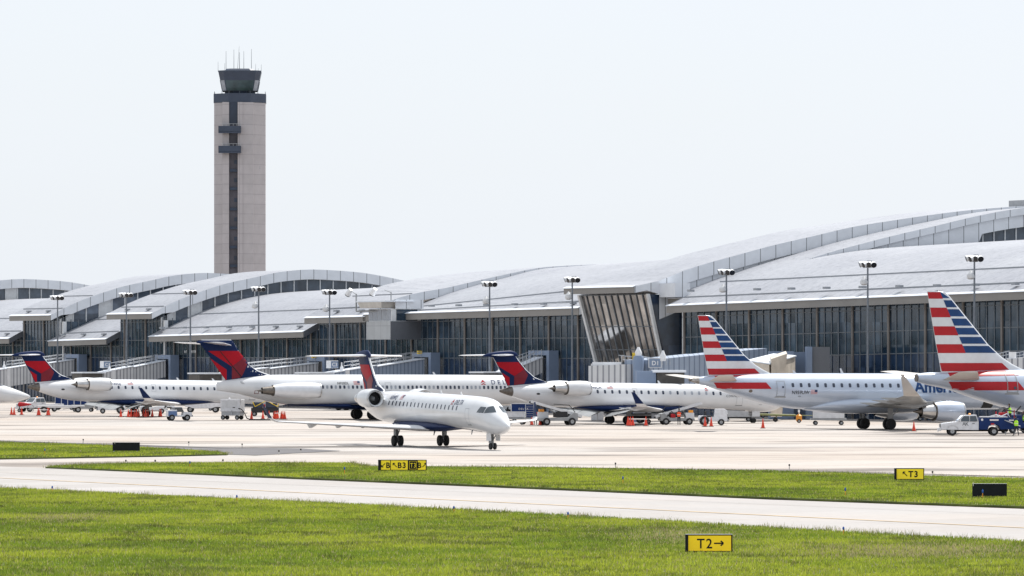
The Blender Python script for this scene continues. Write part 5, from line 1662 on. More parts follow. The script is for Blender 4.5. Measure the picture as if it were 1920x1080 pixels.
# ------------------------------------------------------------------ airfield signs
BOLD = .012
def sign(label, x0, x1, ytop, ybot, panels, end_w=6, legs=True, yellow='sign_yellow', tilt=0.0, col='yellow'):
    """x0..x1 outer columns, ytop..ybot rows of the box; panels: list of (x0, x1, text, height px, style)"""
    D = F * H / (ybot + 3.0 - YH)
    u = D / F
    cx = (x0 + x1) / 2
    p = at(cx, 0, D)
    root = empty('taxiway_sign', (p.x, D, 0), R(tilt), label, 'sign', 'yellow taxiway direction signs' if col == 'yellow' else 'black taxiway sign backs')
    zt, zb = H - (ytop - YH) * u, H - (ybot - YH) * u
    zb, zt = zb + .10, zt + .10
    wd = (x1 - x0) * u
    th = .22
    b = MB().bb(-wd / 2, wd / 2, 0, th, zb, zt)
    b.build('sign_box', 'sign_black', root, bevel=.01)
    if end_w:
        e = end_w * u
        MB().bb(-wd / 2 - .002, -wd / 2 + e, -.10, .001, zb, zt).build('end_cap', 'sign_black', root)
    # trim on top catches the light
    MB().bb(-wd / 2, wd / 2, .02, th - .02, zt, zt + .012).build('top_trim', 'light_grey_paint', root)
    for k, (a, b_, txt, hp, style) in enumerate(panels):
        xa, xb = (a - cx) * u, (b_ - cx) * u
        m_ = .045
        if style == 'Y':
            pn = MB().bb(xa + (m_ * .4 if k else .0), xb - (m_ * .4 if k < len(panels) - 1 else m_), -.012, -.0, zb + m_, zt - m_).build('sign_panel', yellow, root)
            mt = 'sign_black'
        else:
            pn = MB().bb(xa, xb, -.012, -.0, zb + m_ * .3, zt - m_ * .3).build('sign_panel', 'sign_black', root)
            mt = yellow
            fr = MB()
            q = .05
            for (c0, c1, d0, d1) in ((xa + q, xb - q, zb + q * 1.6, zb + q * 1.6 + .018), (xa + q, xb - q, zt - q * 1.6 - .018, zt - q * 1.6), (xa + q, xa + q + .018, zb + q * 1.6, zt - q * 1.6), (xb - q - .018, xb - q, zb + q * 1.6, zt - q * 1.6)):
                fr.bb(c0, c1, -.020, -.013, d0, d1)
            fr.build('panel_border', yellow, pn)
        hgt = hp * u
        zc = (zb + zt) / 2 - hgt / 2
        # compose the legend from letters and arrows
        items = []
        for ch in txt:
            if ch in '>\\/L':                       # right, up-left, up-right, down-left
                items.append(('arrow', ch))
            elif ch == ' ':
                items.append(('gap', .28 * hgt))
            else:
                items.append(('txt', ch))
        ws = []
        for kind, v in items:
            if kind == 'arrow': ws.append(hgt * (1.0 if v == '>' else .72))
            elif kind == 'gap': ws.append(v)
            else: ws.append(width2d(text2d(v, hgt, (0.0 if style == 'K' else BOLD if hp > 15 else .03), 1.0, (.78 if style == 'K' else .95))))
        sp = .16 * hgt
        tot = sum(ws) + sp * (len(ws) - 1)
        x = (xa + xb) / 2 - tot / 2
        for (kind, v), w_ in zip(items, ws):
            if kind == 'txt':
                V, Fc = text2d(v, hgt, (0.0 if style == 'K' else BOLD if hp > 15 else .03), 1.0, (.78 if style == 'K' else .95))
                MB().add([(x + a_, -.022, zc + c_) for a_, c_ in V], Fc).build('sign_legend', mt, pn, fix=False)
            elif kind == 'arrow':
                ang = {'>': 0, '\\': 135, '/': 45, 'L': 225}[v]
                ca, sa = math.cos(R(ang)), math.sin(R(ang))
                Lh = hgt * .48
                t = hgt * .07
                c0 = (x + w_ / 2, zc + hgt / 2)
                def T(px_, pz_): return (c0[0] + px_ * ca - pz_ * sa, -.022, c0[1] + px_ * sa + pz_ * ca)
                hd = Lh * .62
                am = MB()
                am.add([T(-Lh, -t), T(Lh - t, -t), T(Lh - t, t), T(-Lh, t)], [(0, 1, 2, 3)])
                for s_ in (-1, 1):
                    dx, dy = math.cos(R(180 - s_ * 42)), math.sin(R(180 - s_ * 42))
                    nx, ny = -dy * t, dx * t
                    am.add([T(Lh + nx, ny), T(Lh - nx, -ny), T(Lh + dx * hd * 1.25 - nx, dy * hd * 1.25 - ny), T(Lh + dx * hd * 1.25 + nx, dy * hd * 1.25 + ny)], [(0, 1, 2, 3)])
                for i, vv in enumerate(am.v):
                    am.v[i] = (vv[0], vv[1] - .0004 * (i // 4), vv[2])
                am.build('sign_arrow', mt, pn, fix=False)
            x += w_ + sp
    if legs:
        for sx in (-wd / 2 + .12, wd / 2 - .2):
            MB().bb(sx - .06, sx + .06, .05, .13, .0, zb).build('leg', 'galvanised', root)
    return root
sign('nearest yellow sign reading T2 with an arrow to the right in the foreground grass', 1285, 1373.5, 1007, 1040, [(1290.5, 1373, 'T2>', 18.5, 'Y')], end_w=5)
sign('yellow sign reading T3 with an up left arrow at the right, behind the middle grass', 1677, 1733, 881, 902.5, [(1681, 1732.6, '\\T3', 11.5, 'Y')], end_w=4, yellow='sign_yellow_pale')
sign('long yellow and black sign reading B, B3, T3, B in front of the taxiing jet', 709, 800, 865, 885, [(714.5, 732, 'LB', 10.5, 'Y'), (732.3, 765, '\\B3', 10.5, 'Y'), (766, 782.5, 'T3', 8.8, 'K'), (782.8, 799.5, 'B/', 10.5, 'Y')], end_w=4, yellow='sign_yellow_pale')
for lab, x0, x1, y0, y1 in (('black back of a taxiway sign in the right part of the middle grass', 1823.5, 1888, 910.5, 934.5), ('black back of a taxiway sign on the small grass patch at left', 211, 262, 832, 847.5)):
    r_ = sign(lab, x0, x1, y0, y1, [], end_w=0, col='black')
    MB().bb(-.9, -.87, -.02, -.004, .75, .95).build('latch', 'collar_white', r_)

# ------------------------------------------------------------------ taxiway edge lights and stakes
def edge_light(x, y, label, grp='blue taxiway edge lights along the near grass', ysc=1.0):
    gx, gy = ground(x, y)
    r_ = empty('edge_light', (gx, gy, 0.05), 0, label, 'light', grp)
    MB().tube((0, 0, 0), (0, 0, .26 * ysc), .022).build('stem', 'amber', r_)
    MB().lathe([(.26 * ysc, .03), (.28 * ysc, .045), (.35 * ysc, .048), (.40 * ysc, .02)], (0, 0, 0), 'z', 12).build('lens', 'light_blue', r_, smooth=True)
for k_, (x, y) in enumerate(((98, 926), (444, 944), (851, 966), (1065, 977.5), (1581.5, 1007))):
    edge_light(x, y, nth(k_, 5) + ' of the five blue edge lights along the near grass')
for k_, (x, y) in enumerate(((646, 893), (1168, 912), (1585, 935), (1842.5, 939))):
    edge_light(x, y, nth(k_, 4) + ' of the four tiny blue lights in the middle grass', 'blue edge lights in the middle grass', 1.4)
for x, y, s_ in ((84, 855, 'tiny edge light in the small grass patch at far left'), (356, 880, 'tiny edge light at the left tip of the middle grass')):
    edge_light(x, y, s_, 'edge lights in the left grass', 1.3)
STK = sorted(((156, 831), (354, 836), (454, 840), (523, 853), (564, 850), (236, 872), (291, 872), (418, 871), (1154, 877.5), (1480, 880.5), (1748.5, 894)))
for k_, (x, y) in enumerate(STK):
    gx, gy = ground(x, y)
    o = MB().tube((0, 0, 0), (0, 0, .26), .03, .03, 8).lathe([(.24, .03), (.27, .06), (.36, .055), (.38, .02)], (0, 0, 0), 'z', 10, mi=1).build('marker_stake', ['belly_beige', 'rubber_black'], None, loc=(gx, gy, 0))
    tag(o, nth(k_, 11) + ' of the eleven short dark stakes along the apron edge', 'stake', 'marker stakes along the apron edge')

# ------------------------------------------------------------------ traffic cones
def cone_proto():
    m = MB().bb(-.24, .24, -.24, .24, 0, .045, 1)
    m.lathe([(.045, .19), (.35, .125), (.351, .127)], (0, 0, 0), 'z', 16)
    m.lathe([(.351, .128), (.52, .09)], (0, 0, 0), 'z', 16)
    m.lathe([(.52, .09), (.62, .068), (.93, .035), (.95, .02)], (0, 0, 0), 'z', 16)
    return m
cone_src = None
def cone(x, y, label, grp, h=1.0, mt='cone_orange'):
    global cone_src
    gx, gy = ground(x, y)
    if cone_src is None:
        root = empty('traffic_cone', (gx, gy, 0))
        MB().lathe([(.045, .20), (.40, .125), (.70, .07), (.95, .035), (.97, .02)], (0, 0, 0), 'z', 16).build('cone_body', 'cone_orange', root, smooth=True)
        MB().bb(-.25, .25, -.25, .25, 0, .045).build('cone_base', 'rubber_black', root)
        cone_src = root
    else:
        root = copy_tree(cone_src)
    root.location = (gx, gy, 0)
    root.scale = (1, 1, h)
    root.rotation_euler = (0, 0, random.uniform(0, 1.5))
    tag(root, label, 'traffic cone', grp)
    return root
G1 = 'cones beside the pickup at left'
for k_, (x, y) in enumerate(((21.5, 778), (26.5, 778.2), (40.5, 778), (71.5, 779), (73.5, 779), (89.2, 779), (91.5, 778.7))):
    cone(x, y, nth(k_, 7) + ' of seven orange cones below the white pickup at left', G1)
G2 = 'cones under the leftmost jet'
for k_, (x, y) in enumerate(((226.5, 782), (240.5, 782.2), (246, 782), (252.5, 781.5), (256, 782), (260, 781.5), (268.8, 781), (273, 782), (277, 781), (285.5, 781.5), (299.5, 781), (301.5, 781.5))):
    cone(x, y, nth(k_, 12) + ' of twelve orange cones in the barred row under the leftmost jet', G2)
G3 = 'cones under the tail of the long jet'
for k_, (x, y) in enumerate(((471.5, 786.5), (493, 785.5), (504.5, 785), (514, 786), (517, 785.8), (520.5, 785), (527.5, 786), (530.5, 785.5), (534, 786))):
    cone(x, y, nth(k_, 9) + ' of nine orange cones under the tail of the long twin jet', G3)
G4 = 'cones beside the main wheels of the middle jet'
for k_, (x, y) in enumerate(((1177.5, 798.5), (1181.8, 798.7), (1186.5, 798.6), (1211, 798.6))):
    cone(x, y, nth(k_, 4) + ' of four orange cones by the main wheels of the middle jet', G4, 1.05)
for x, y, s_ in ((1322, 800, 'left'), (1333.5, 799.8, 'right')):
    cone(x, y, s_ + ' orange cone of the pair in front of the white tractor', 'cones before the white tractor', 1.05)
cone(1430.5, 803, 'single orange traffic cone below the nose of the middle jet', None, 1.05)
cone(1713.5, 808.5, 'single orange traffic cone under the silver engine left of the service truck', None, 1.0)
for x, y, lab in ((997, 797, 'orange cone left of the worker in the orange vest'), (1012.5, 797.5, 'orange cone beside the belt loader wheel')):
    cone(x, y, lab, None, .9)
# bars resting on the cones
for xa, xb, y, z_, lab in ((72.5, 90.5, 779, .70, 'white bar laid across two cones by the pickup at left'), (226, 262, 781.8, .72, 'white bar across the left half of the cone row'), (270, 301, 781.2, .72, 'white bar across the right half of the cone row'),
                       (514, 534, 785.8, .70, 'white bar across the cones under the long jet'), (1179, 1211, 798.6, .74, 'white bar across the cones by the middle jet wheels')):
    (x0, y0), (x1, y1) = ground(xa, y), ground(xb, y)
    o = MB().tube((x0, y0 - .1, z_), (x1, y1 - .1, z_), .05, .05, 8).build('cone_bar', 'collar_white')
    tag(o, lab, 'bar')

# ------------------------------------------------------------------ vehicles
def wheel(parent, x, y, r, w_=.22, name='wheel', mt='tyre'):
    m = MB().lathe([(-w_ / 2, r * .5), (-w_ / 2, r * .93), (-w_ * .3, r), (w_ * .3, r), (w_ / 2, r * .93), (w_ / 2, r * .5)], (x, y, r), 'y', 20, cap=False)
    s_ = -1 if y < 0 else 1
    m.lathe([(s_ * w_ * .42, .03), (s_ * w_ * .36, r * .35), (s_ * w_ * .44, r * .56)], (x, y, r), 'y', 16, mi=1, cap=False)
    m.lathe([(-s_ * w_ * .3, .03), (-s_ * w_ * .3, r * .56)], (x, y, r), 'y', 16, mi=0, cap=False)
    return m.build(name, [mt, 'rim'], parent, smooth=True)
def place(name, x, y, deg, label, cat, group=None):
    gx, gy = ground(x, y)
    return empty(name, (gx, gy, 0), R(deg), label, cat, group)

def cab_truck(x, y, deg, label, body='vehicle_white', bed=None, length=6.2, s=1.0, name='pickup_truck', flat=None):
    """conventional pickup cab, local +x forward; origin at mid wheelbase"""
    r_ = place(name, x, y, deg, label, 'truck')
    r_.scale = (s, s, s)
    W = 1.0
    wb = 3.6
    # bonnet and cab as a side profile, pinched upwards
    prof = [(2.85, .55), (2.9, .95), (2.75, 1.12), (1.45, 1.27), (.85, 1.86), (-.35, 1.9), (-.55, 1.25), (-.55, .5)]
    def ring(y_, k): return [(a, y_ * (1 if b < 1.3 else k), b) for a, b in prof]
    m = MB().loft([ring(-W, .86), ring(-W * .98, .84), ring(W * .98, .84), ring(W, .86)])
    m.build('cab', body, r_, bevel=.04)
    for sy in (-1, 1):
        g = MB()
        # side glass follows the inward lean of the cab
        pts = [(1.28, 1.30), (.80, 1.78), (.30, 1.80), (.30, 1.30)]
        V = [(a, sy * (W * (1 - .14 * max(0, b - 1.27) / .6) + .015), b) for a, b in pts]
        g.add(V, [(0, 1, 2, 3)])
        pts = [(.24, 1.30), (.24, 1.80), (-.30, 1.80), (-.42, 1.30)]
        g.add([(a, sy * (W * (1 - .14 * max(0, b - 1.27) / .6) + .015), b) for a, b in pts], [(0, 1, 2, 3)])
        g.build('side_window', 'cockpit_glass', r_, fix=False)
        MB().box((1.15, sy * (W + .14), 1.42), (.12, .2, .28)).build('mirror', body, r_, bevel=.02)
        MB().box((2.84, sy * .78, .95), (.12, .3, .2)).build('headlight', 'light_grey_paint', r_)
        MB().bb(-.2, .05, sy * (W + .006), sy * (W + .02), 1.08, 1.12).build('door_handle', 'rubber_black', r_)
        a = MB().lathe([(-.06, .53), (.06, .53)], (1.85, sy * .985, .42), 'y', 20, cap=False).build('wheel_arch', 'rubber_black', r_)
    MB().add([(1.43, -.80, 1.32), (1.43, .80, 1.32), (.93, .70, 1.83), (.93, -.70, 1.83)], [(0, 1, 2, 3)]).build('windscreen', 'cockpit_glass', r_, fix=False)
    gr = MB().bb(2.86, 2.93, -.58, .58, .78, 1.06)
    gr.build('grille', 'sign_black', r_)
    g2 = MB()
    for k in range(5): g2.bb(2.93, 2.96, -.56 + k * .27, -.52 + k * .27, .8, 1.04)
    g2.bb(2.93, 2.965, -.56, .56, .91, .94)
    g2.build('grille_bars', 'light_grey_paint', r_)
    MB().box((2.98, 0, .56), (.22, 2.05, .26)).build('bumper', 'light_grey_paint', r_, bevel=.03)
    MB().bb(-3.3, 1.6, -.42, .42, .38, .56).build('chassis', 'rubber_black', r_)
    MB().lathe([(0, .12), (.1, .12), (.16, .05)], (.2, 0, 1.89), 'z', 12).build('beacon', 'amber', r_, smooth=True)
    for xx in (1.85, -1.95):
        for sy in (-1, 1):
            wheel(r_, xx, sy * .86, .40, .26)
    return r_

# the blue-bodied service truck
tr = cab_truck(1822, 816.5, 180, 'white pickup with blue tank body and rounded wheel arches below the silver jets', s=1.04, name='service_truck')
def service_body(tr):
    m = MB()
    prof = [(-.60, .55), (-.60, 1.62), (-3.2, 1.66), (-4.25, 1.52), (-4.3, 1.40), (-4.3, .62), (-2.55, .55), (-2.4, .88), (-2.15, 1.0), (-1.75, 1.0), (-1.5, .88), (-1.35, .55)]
    m.prism(prof, -1.08, 1.08)
    m.build('service_body', 'truck_blue', tr, bevel=.03)
    MB().bb(-3.2, -.75, -.95, .95, 1.665, 1.75).build('top_rail', 'light_grey_paint', tr)
    MB().bb(-2.35, -1.55, 1.084, 1.096, 1.36, 1.50).build('white_label', 'collar_white', tr)
    MB().bb(-3.75, -3.3, 1.084, 1.096, 1.36, 1.46).build('white_label', 'collar_white', tr)
    MB().bb(-1.95, -1.65, 1.084, 1.096, .98, 1.14).build('red_label', 'stripe_red', tr)
    MB().lathe([(1.083, .11), (1.10, .11)], (-.85, 0, 1.46), 'y', 14).build('round_lamp', 'lamp_white', tr)
    MB().tube((-2.9, 1.12, 1.42), (-4.3, 1.5, .85), .05, .05, 8).build('drain_hose', 'outline_grey', tr)
    MB().path([(-4.2, .6, .55), (-4.8, .5, .35), (-5.4, .4, .42), (-5.5, .4, 1.2)], .05).build('drain_hose', 'rubber_black', tr)
    for xx in (-2.95,):
        pass
    # steps, tank gear and red reel on the deck
    MB().box((-2.9, -.3, 1.98), (.8, .5, .26)).build('red_reel', 'stripe_red', tr, bevel=.05)
    MB().bb(-3.25, -3.15, -.3, -.2, 1.66, 2.25).bb(-2.3, -2.2, -.3, -.2, 1.66, 2.2).bb(-3.9, -3.82, .2, .3, 1.55, 2.35).build('deck_post', 'stripe_red', tr)
    MB().path([(-3.5, -.4, 1.7), (-3.2, .1, 2.0), (-2.7, .2, 1.75), (-2.2, .3, 1.9), (-1.6, .2, 1.72)], .05).build('deck_hose', 'light_grey_paint', tr)
    MB().path([(-2.6, -.5, 1.7), (-3.0, -.3, 2.4), (-4.0, .2, 2.15), (-4.5, .2, 2.7)], .06).build('deck_hose', 'rubber_black', tr)
    # scribbled badge on the door
    V, Fc = text2d('AK', .34, .0, .8)
    MB().add([(.95 - a, 1.012, .92 + b) for a, b in V], Fc).build('door_badge', 'lettering_dark', tr, fix=False)
    MB().box((3.12, .35, .52), (.06, .7, .34)).build('licence_plate', 'lamp_white', tr)
service_body(tr)

# white pickup at the left, facing the camera and left, with a flat deck behind
pk = cab_truck(72, 772, 217, 'white pickup with dark windscreen at left, under the leftmost red tail', s=1.0)
MB().bb(-3.4, -.6, -.98, .98, .62, 1.05).build('load_bed', 'vehicle_white', pk, bevel=.03)

def flatbed(x, y, deg, L_, label, mt='light_grey_paint', hgt=.85, sides=0.0, wr=.38, group=None, load=None):
    r_ = place('flat_trailer', x, y, deg, label, 'trailer', group)
    m = MB().prism([(-L_ / 2, hgt), (-L_ / 2, hgt - .16), (-L_ * .38, hgt - .16), (-L_ * .3, hgt - .32), (L_ * .26, hgt - .32), (L_ * .36, hgt - .16), (L_ / 2, hgt - .16), (L_ / 2, hgt)], -.95, .95)
    m.build('deck', mt, r_, bevel=.02)
    if sides:
        s_ = MB()
        for sy in (-.93, .93):
            s_.bb(-L_ / 2, L_ / 2, sy - .03, sy + .03, hgt, hgt + sides)
        s_.bb(-L_ / 2, -L_ / 2 + .06, -.9, .9, hgt, hgt + sides).bb(L_ / 2 - .06, L_ / 2, -.9, .9, hgt, hgt + sides)
        s_.build('side_boards', mt, r_)
    MB().tube((L_ / 2, 0, hgt - .2), (L_ / 2 + 1.2, 0, .35), .05).build('tow_bar', 'gear_grey', r_)
    for xx in (-L_ * .36, L_ * .36):
        for sy in (-1, 1):
            wheel(r_, xx, sy * .82, wr, .24)
    return r_
flatbed(114, 773.5, 188, 6.2, 'long low white flat trailer right of the white pickup at left', wr=.40, hgt=.95)
flatbed(156, 772, 180, 3.0, 'short dark baggage cart behind the long flat trailer', 'gear_grey', .7, .25, .26)
flatbed(381, 773.5, 0, 4.6, 'white boxy trailer right of the little jeep like tractor', 'vehicle_white', .9, .55, .42)

def tractor(x, y, deg, label, s=1.0, body='vehicle_white', hood=1.25, cabh=1.75, L_=3.4, canopy=False, group=None):
    """airport baggage tractor: big rear wheels, blocky bonnet, open seat"""
    r_ = place('tow_tractor', x, y, deg, label, 'tractor', group)
    r_.scale = (s, s, s)
    prof = [(L_ / 2, .4), (L_ / 2, hood * .86), (L_ / 2 - .25, hood), (.25, hood), (.1, .85), (-.55, .8), (-.7, 1.0), (-L_ / 2 + .1, 1.0), (-L_ / 2, .9), (-L_ / 2, .42)]
    MB().prism(prof, -.72, .72).build('body', body, r_, bevel=.04)
    MB().bb(L_ / 2 - .02, L_ / 2 + .03, -.5, .5, .55, hood * .8).build('grille', 'sign_black', r_)
    MB().box((L_ / 2 + .08, 0, .5), (.16, 1.5, .24)).build('bumper', 'gear_grey', r_, bevel=.03)
    MB().box((-.4, 0, .92), (.5, 1.0, .16)).box((-.72, 0, 1.2), (.14, 1.0, .5)).build('seat', 'rubber_black', r_, bevel=.03)
    MB().tube((.1, .3, .95), (-.05, .3, 1.35), .03).lathe([(1.34, .17), (1.37, .2), (1.40, .17)], (-.06, .3, 0), 'z', 14, cap=False).build('steering_wheel', 'rubber_black', r_)
    for sy in (-1, 1):
        MB().lathe([(sy * .60, .50), (sy * .95, .52)], (-L_ / 2 + .62, 0, .48), 'y', 20, cap=False).build('mudguard', body, r_, smooth=True)
        MB().lathe([(L_ / 2 + .02, .09), (L_ / 2 + .05, .09)], (0, sy * .58, hood * .72), 'x', 12).build('headlight', 'lamp_white', r_)
        wheel(r_, -L_ / 2 + .62, sy * .80, .46, .28)
        wheel(r_, L_ / 2 - .62, sy * .68, .33, .22)
    if canopy:
        c_ = MB()
        c_.prism([(.55, hood), (.35, cabh), (-1.2, cabh), (-1.35, .95), (-1.28, .95), (-1.12, cabh - .1), (.28, cabh - .1), (.48, hood)], -.72, .72)
        c_.build('cab_frame', body, r_)
        MB().add([(.52, -.66, hood + .02), (.52, .66, hood + .02), (.36, .62, cabh - .12), (.36, -.62, cabh - .12)], [(0, 1, 2, 3)]).add([(.1, -.735, .95), (.1, -.735, 1.6), (-1.1, -.735, 1.6), (-1.2, -.735, 1.0)], [(0, 1, 2, 3)]).build('cab_window', 'cockpit_glass', r_, fix=False)
    return r_
tractor(209, 775.3, 185, 'white aircraft tractor with open cab under the belly of the leftmost jet', s=1.05, hood=1.3)
def jeep():
    r_ = place('tow_tractor', 335.5, 788.5, 14, 'small white and blue jeep like tractor on the apron left of the white cart', 'tractor')
    MB().prism([(1.4, .45), (1.42, .95), (.45, 1.05), (.35, .62), (-.3, .62), (-.35, 1.28), (-1.4, 1.22), (-1.42, .45)], -.72, .72).build('body', 'vehicle_white', r_, bevel=.05)
    MB().bb(-1.38, -.36, -.735, -.722, .55, 1.1).build('side_panel', 'vehicle_blue', r_)
    MB().prism([(.5, 1.0), (.25, 1.5), (-.6, 1.52), (-.7, 1.0)], -.66, .66).build('cabin_glass', 'cockpit_glass', r_, bevel=.03)
    MB().prism([(.3, 1.5), (.25, 1.58), (-.75, 1.6), (-.75, 1.52)], -.72, .72).build('cabin_roof', 'vehicle_white', r_, bevel=.02)
    MB().box((1.46, 0, .55), (.14, 1.4, .22)).build('bumper', 'gear_grey', r_, bevel=.03)
    for sy in (-1, 1):
        MB().lathe([(1.40, .09), (1.44, .09)], (0, sy * .5, .8), 'x', 12).build('headlight', 'lamp_white', r_)
        for xx in (.85, -.95): wheel(r_, xx, sy * .68, .36, .24)
jeep()
tractor(1336, 797.3, 0, 'white aircraft tractor with large wheel behind the pair of cones', s=1.05, hood=1.7, L_=3.0)
tractor(1912, 812, 205, 'dark blue tractor cut off by the right edge of the picture', s=1.2, body='truck_blue', hood=1.5)
tractor(287, 775.5, 8, 'pale car shaped tractor behind the cones under the leftmost jet', s=1.0, hood=.95)

# white van-like hull seen through the wheels of the middle jet
def small_van():
    r_ = place('utility_van', 1226, 793.5, -8, 'white low vehicle seen below the wing of the middle jet', 'van')
    prof = [(2.3, .5), (2.35, .9), (1.6, 1.15), (1.0, 1.6), (-2.0, 1.65), (-2.2, 1.3), (-2.2, .5)]
    MB().prism(prof, -.9, .9).build('body', 'vehicle_white', r_, bevel=.06)
    for sy in (-1, 1):
        MB().add([(1.3, sy * .912, 1.12), (.95, sy * .912, 1.5), (-.2, sy * .912, 1.52), (-.2, sy * .912, 1.12)], [(0, 1, 2, 3)]).build('side_window', 'cockpit_glass', r_, fix=False)
        wheel(r_, 1.5, sy * .82, .40)
        wheel(r_, -1.5, sy * .82, .40)
    MB().bb(2.33, 2.38, -.7, .7, .55, .75).build('bumper', 'gear_grey', r_)
    t = place('baggage_cart', 1199, 794.5, 0, 'dark low cart behind the cones by the middle jet wheels', 'cart')
    MB().bb(-1.3, 1.3, -.7, .7, .55, 1.15).build('cart_body', 'rubber_black', t)
    MB().bb(-1.35, 1.35, -.75, -.70, .92, 1.02).build('cart_rail', 'light_grey_paint', t)
    for xx in (-1, 1):
        for sy in (-1, 1): wheel(t, xx, sy * .6, .26, .16)
small_van()

def ground_power(x, y, label):
    r_ = place('ground_power_cart', x, y, -20, label, 'cart')
    MB().bb(-1.25, 1.25, -.75, .75, .95, 2.42).build('housing', 'vehicle_white', r_, bevel=.05)
    MB().bb(-1.0, .95, -.758, -.752, 1.35, 2.2).build('side_panel', 'light_grey_paint', r_)
    MB().bb(.35, .65, -.775, -.76, 1.4, 1.5).build('panel_handle', 'rubber_black', r_)
    MB().bb(-1.15, 1.2, -.65, .65, .5, .949).build('underframe', 'grey_paint', r_)
    MB().lathe([(0, .1), (.12, .1), (.18, .04)], (-.4, 0, 2.42), 'z', 12).build('beacon', 'lamp_white', r_, smooth=True)
    MB().tube((.2, -.8, .5), (.2, -.8, 1.1), .05).build('jack', 'galvanised', r_)
    for xx in (-.95, .85):
        for sy in (-1, 1): wheel(r_, xx, sy * .62, .27, .18)
    # power cable trailing off to the right
    MB().path([(1.1, -.8, 1.35), (1.5, -.8, 1.25), (1.9, -.8, .75), (2.2, -.9, .2), (2.6, -.9, .06), (5.5, -1.2, .05)], .06).build('cable', 'rubber_black', r_)
    return r_
ground_power(436, 787, 'white box shaped ground power cart on small wheels left of the cones')
def power_unit():
    r_ = place('ground_power_cart', 497, 780.5, 0, 'dark cluttered ground equipment under the tail of the long jet', 'cart')
    MB().bb(-1.7, 1.7, -.7, .7, .45, 1.05).build('underframe', 'rubber_black', r_)
    MB().bb(-1.5, -.3, -.65, .65, 1.05, 1.75).bb(.1, 1.5, -.6, .6, 1.05, 1.9).build('machinery', 'tower_dark', r_, bevel=.05)
    MB().path([(-1.5, -.7, 1.8), (-1.2, -.75, 1.2), (.2, -.75, 1.95), (1.6, -.7, 1.2), (1.8, -.7, 1.9)], .05).build('frame_tube', 'yellow_paint', r_)
    MB().bb(-.25, .05, -.72, -.66, 1.05, 1.5).build('warning_plate', 'stripe_red', r_)
    MB().path([(-2.2, .2, .4), (-3.4, .3, .35)], .05).build('tow_bar', 'gear_grey', r_)
    for xx in (-1.3, 1.3):
        for sy in (-1, 1): wheel(r_, xx, sy * .7, .3, .18)
    p = MB()
    a, b = ground(483, 796), ground(517, 797.5)
power_unit()

def belt_loader(x, y, deg, label, s=1.0):
    r_ = place('belt_loader', x, y, deg, label, 'belt loader')
    r_.scale = (s, s, s)
    MB().prism([(-1.9, .45), (-1.9, 1.2), (-1.5, 1.3), (-.9, .8), (1.9, .7), (1.9, .45)], -.8, .8).build('chassis', 'gear_grey', r_, bevel=.03)
    MB().path([(-1.2, -.82, .9), (-.7, -.82, 1.5), (-.1, -.82, 1.0), (.5, -.82, 1.55), (.9, -.82, .8)], .045).path([(-1.6, .8, 1.3), (-1.0, .8, 2.0), (.6, .8, 2.1)], .04).bb(-.9, .3, -.5, .5, .8, 1.35).build('pump_and_hoses', 'rubber_black', r_)
    MB().box((1.35, -.45, .95), (1.0, .7, .75)).build('engine_box', 'light_grey_paint', r_, bevel=.06)
    MB().box((.2, 0, 1.55), (5.4, .75, .16), ry=R(-16)).build('conveyor_belt', 'rubber_black', r_)
    MB().box((.2, -.42, 1.62), (5.4, .07, .26), ry=R(-16)).box((.2, .42, 1.62), (5.4, .07, .26), ry=R(-16)).build('belt_side', 'light_grey_paint', r_)
    MB().tube((-.6, .35, .7), (.8, .35, 1.6), .06).tube((-.6, -.35, .7), (.8, -.35, 1.6), .06).build('lift_ram', 'galvanised', r_)
    MB().box((1.5, -.5, 1.45), (.5, .4, .3)).build('beacon_box', 'amber', r_, bevel=.05)
    MB().box((-.5, -.6, 1.0), (.5, .5, .4)).build('seat', 'stripe_red', r_, bevel=.05)
    for xx in (-1.3, 1.3):
        for sy in (-1, 1): wheel(r_, xx, sy * .75, .38, .24)
    return r_
belt_loader(1045, 797.5, 195, 'belt loader with amber beacon under the rear of the middle jet', 1.1)
belt_loader(1268, 796.5, 10, 'cluttered belt loader beside the worker under the middle jet', 1.0)

def container_cart(x, y, deg, label, w_, h_, mt, frame='light_grey_paint', txt=None, zb=.55, dep=1.5, L2=None):
    r_ = place('container_dolly', x, y, deg, label, 'container')
    MB().bb(-w_ / 2, w_ / 2, -dep / 2, dep / 2, zb + .01, zb + h_).build('container', mt, r_, bevel=.03)
    fr = MB()
    for xx in (-w_ / 2, w_ / 2):
        fr.bb(xx - .05, xx + .05, -dep / 2 - .05, -dep / 2 - .005, zb, zb + h_ + .03)
    fr.bb(-w_ / 2, w_ / 2, -dep / 2 - .05, -dep / 2 - .005, zb + h_ - .05, zb + h_ + .05)
    fr.build('frame', frame, r_)
    L_ = L2 or w_
    MB().bb(-L_ / 2, L_ / 2, -dep / 2, dep / 2, zb - .2, zb).build('dolly_deck', 'gear_grey', r_)
    if txt:
        flat_text('lettering', txt, .22, 'lamp_white', r_, (.1, -dep / 2 - .008, zb + h_ * .55), (1, 0, 0), spacing=1.3)
    for xx in (-L_ * .36, L_ * .36):
        for sy in (-1, 1): wheel(r_, xx, sy * (dep / 2 - .1), .24, .16)
    return r_
container_cart(980, 792, 0, 'navy baggage container with small white lettering behind the taxiing jet nose', 2.6, 1.6, 'truck_blue', txt='DELTA')
container_cart(1553, 797, 0, 'grey white lidded container dolly under the belly of the smaller striped jet', 3.3, 1.4, 'light_grey_paint', zb=.75, L2=3.9)
container_cart(968, 796, -8, 'low white open luggage cart right of the taxiing jet nose', 2.0, .6, 'vehicle_white', zb=.8)

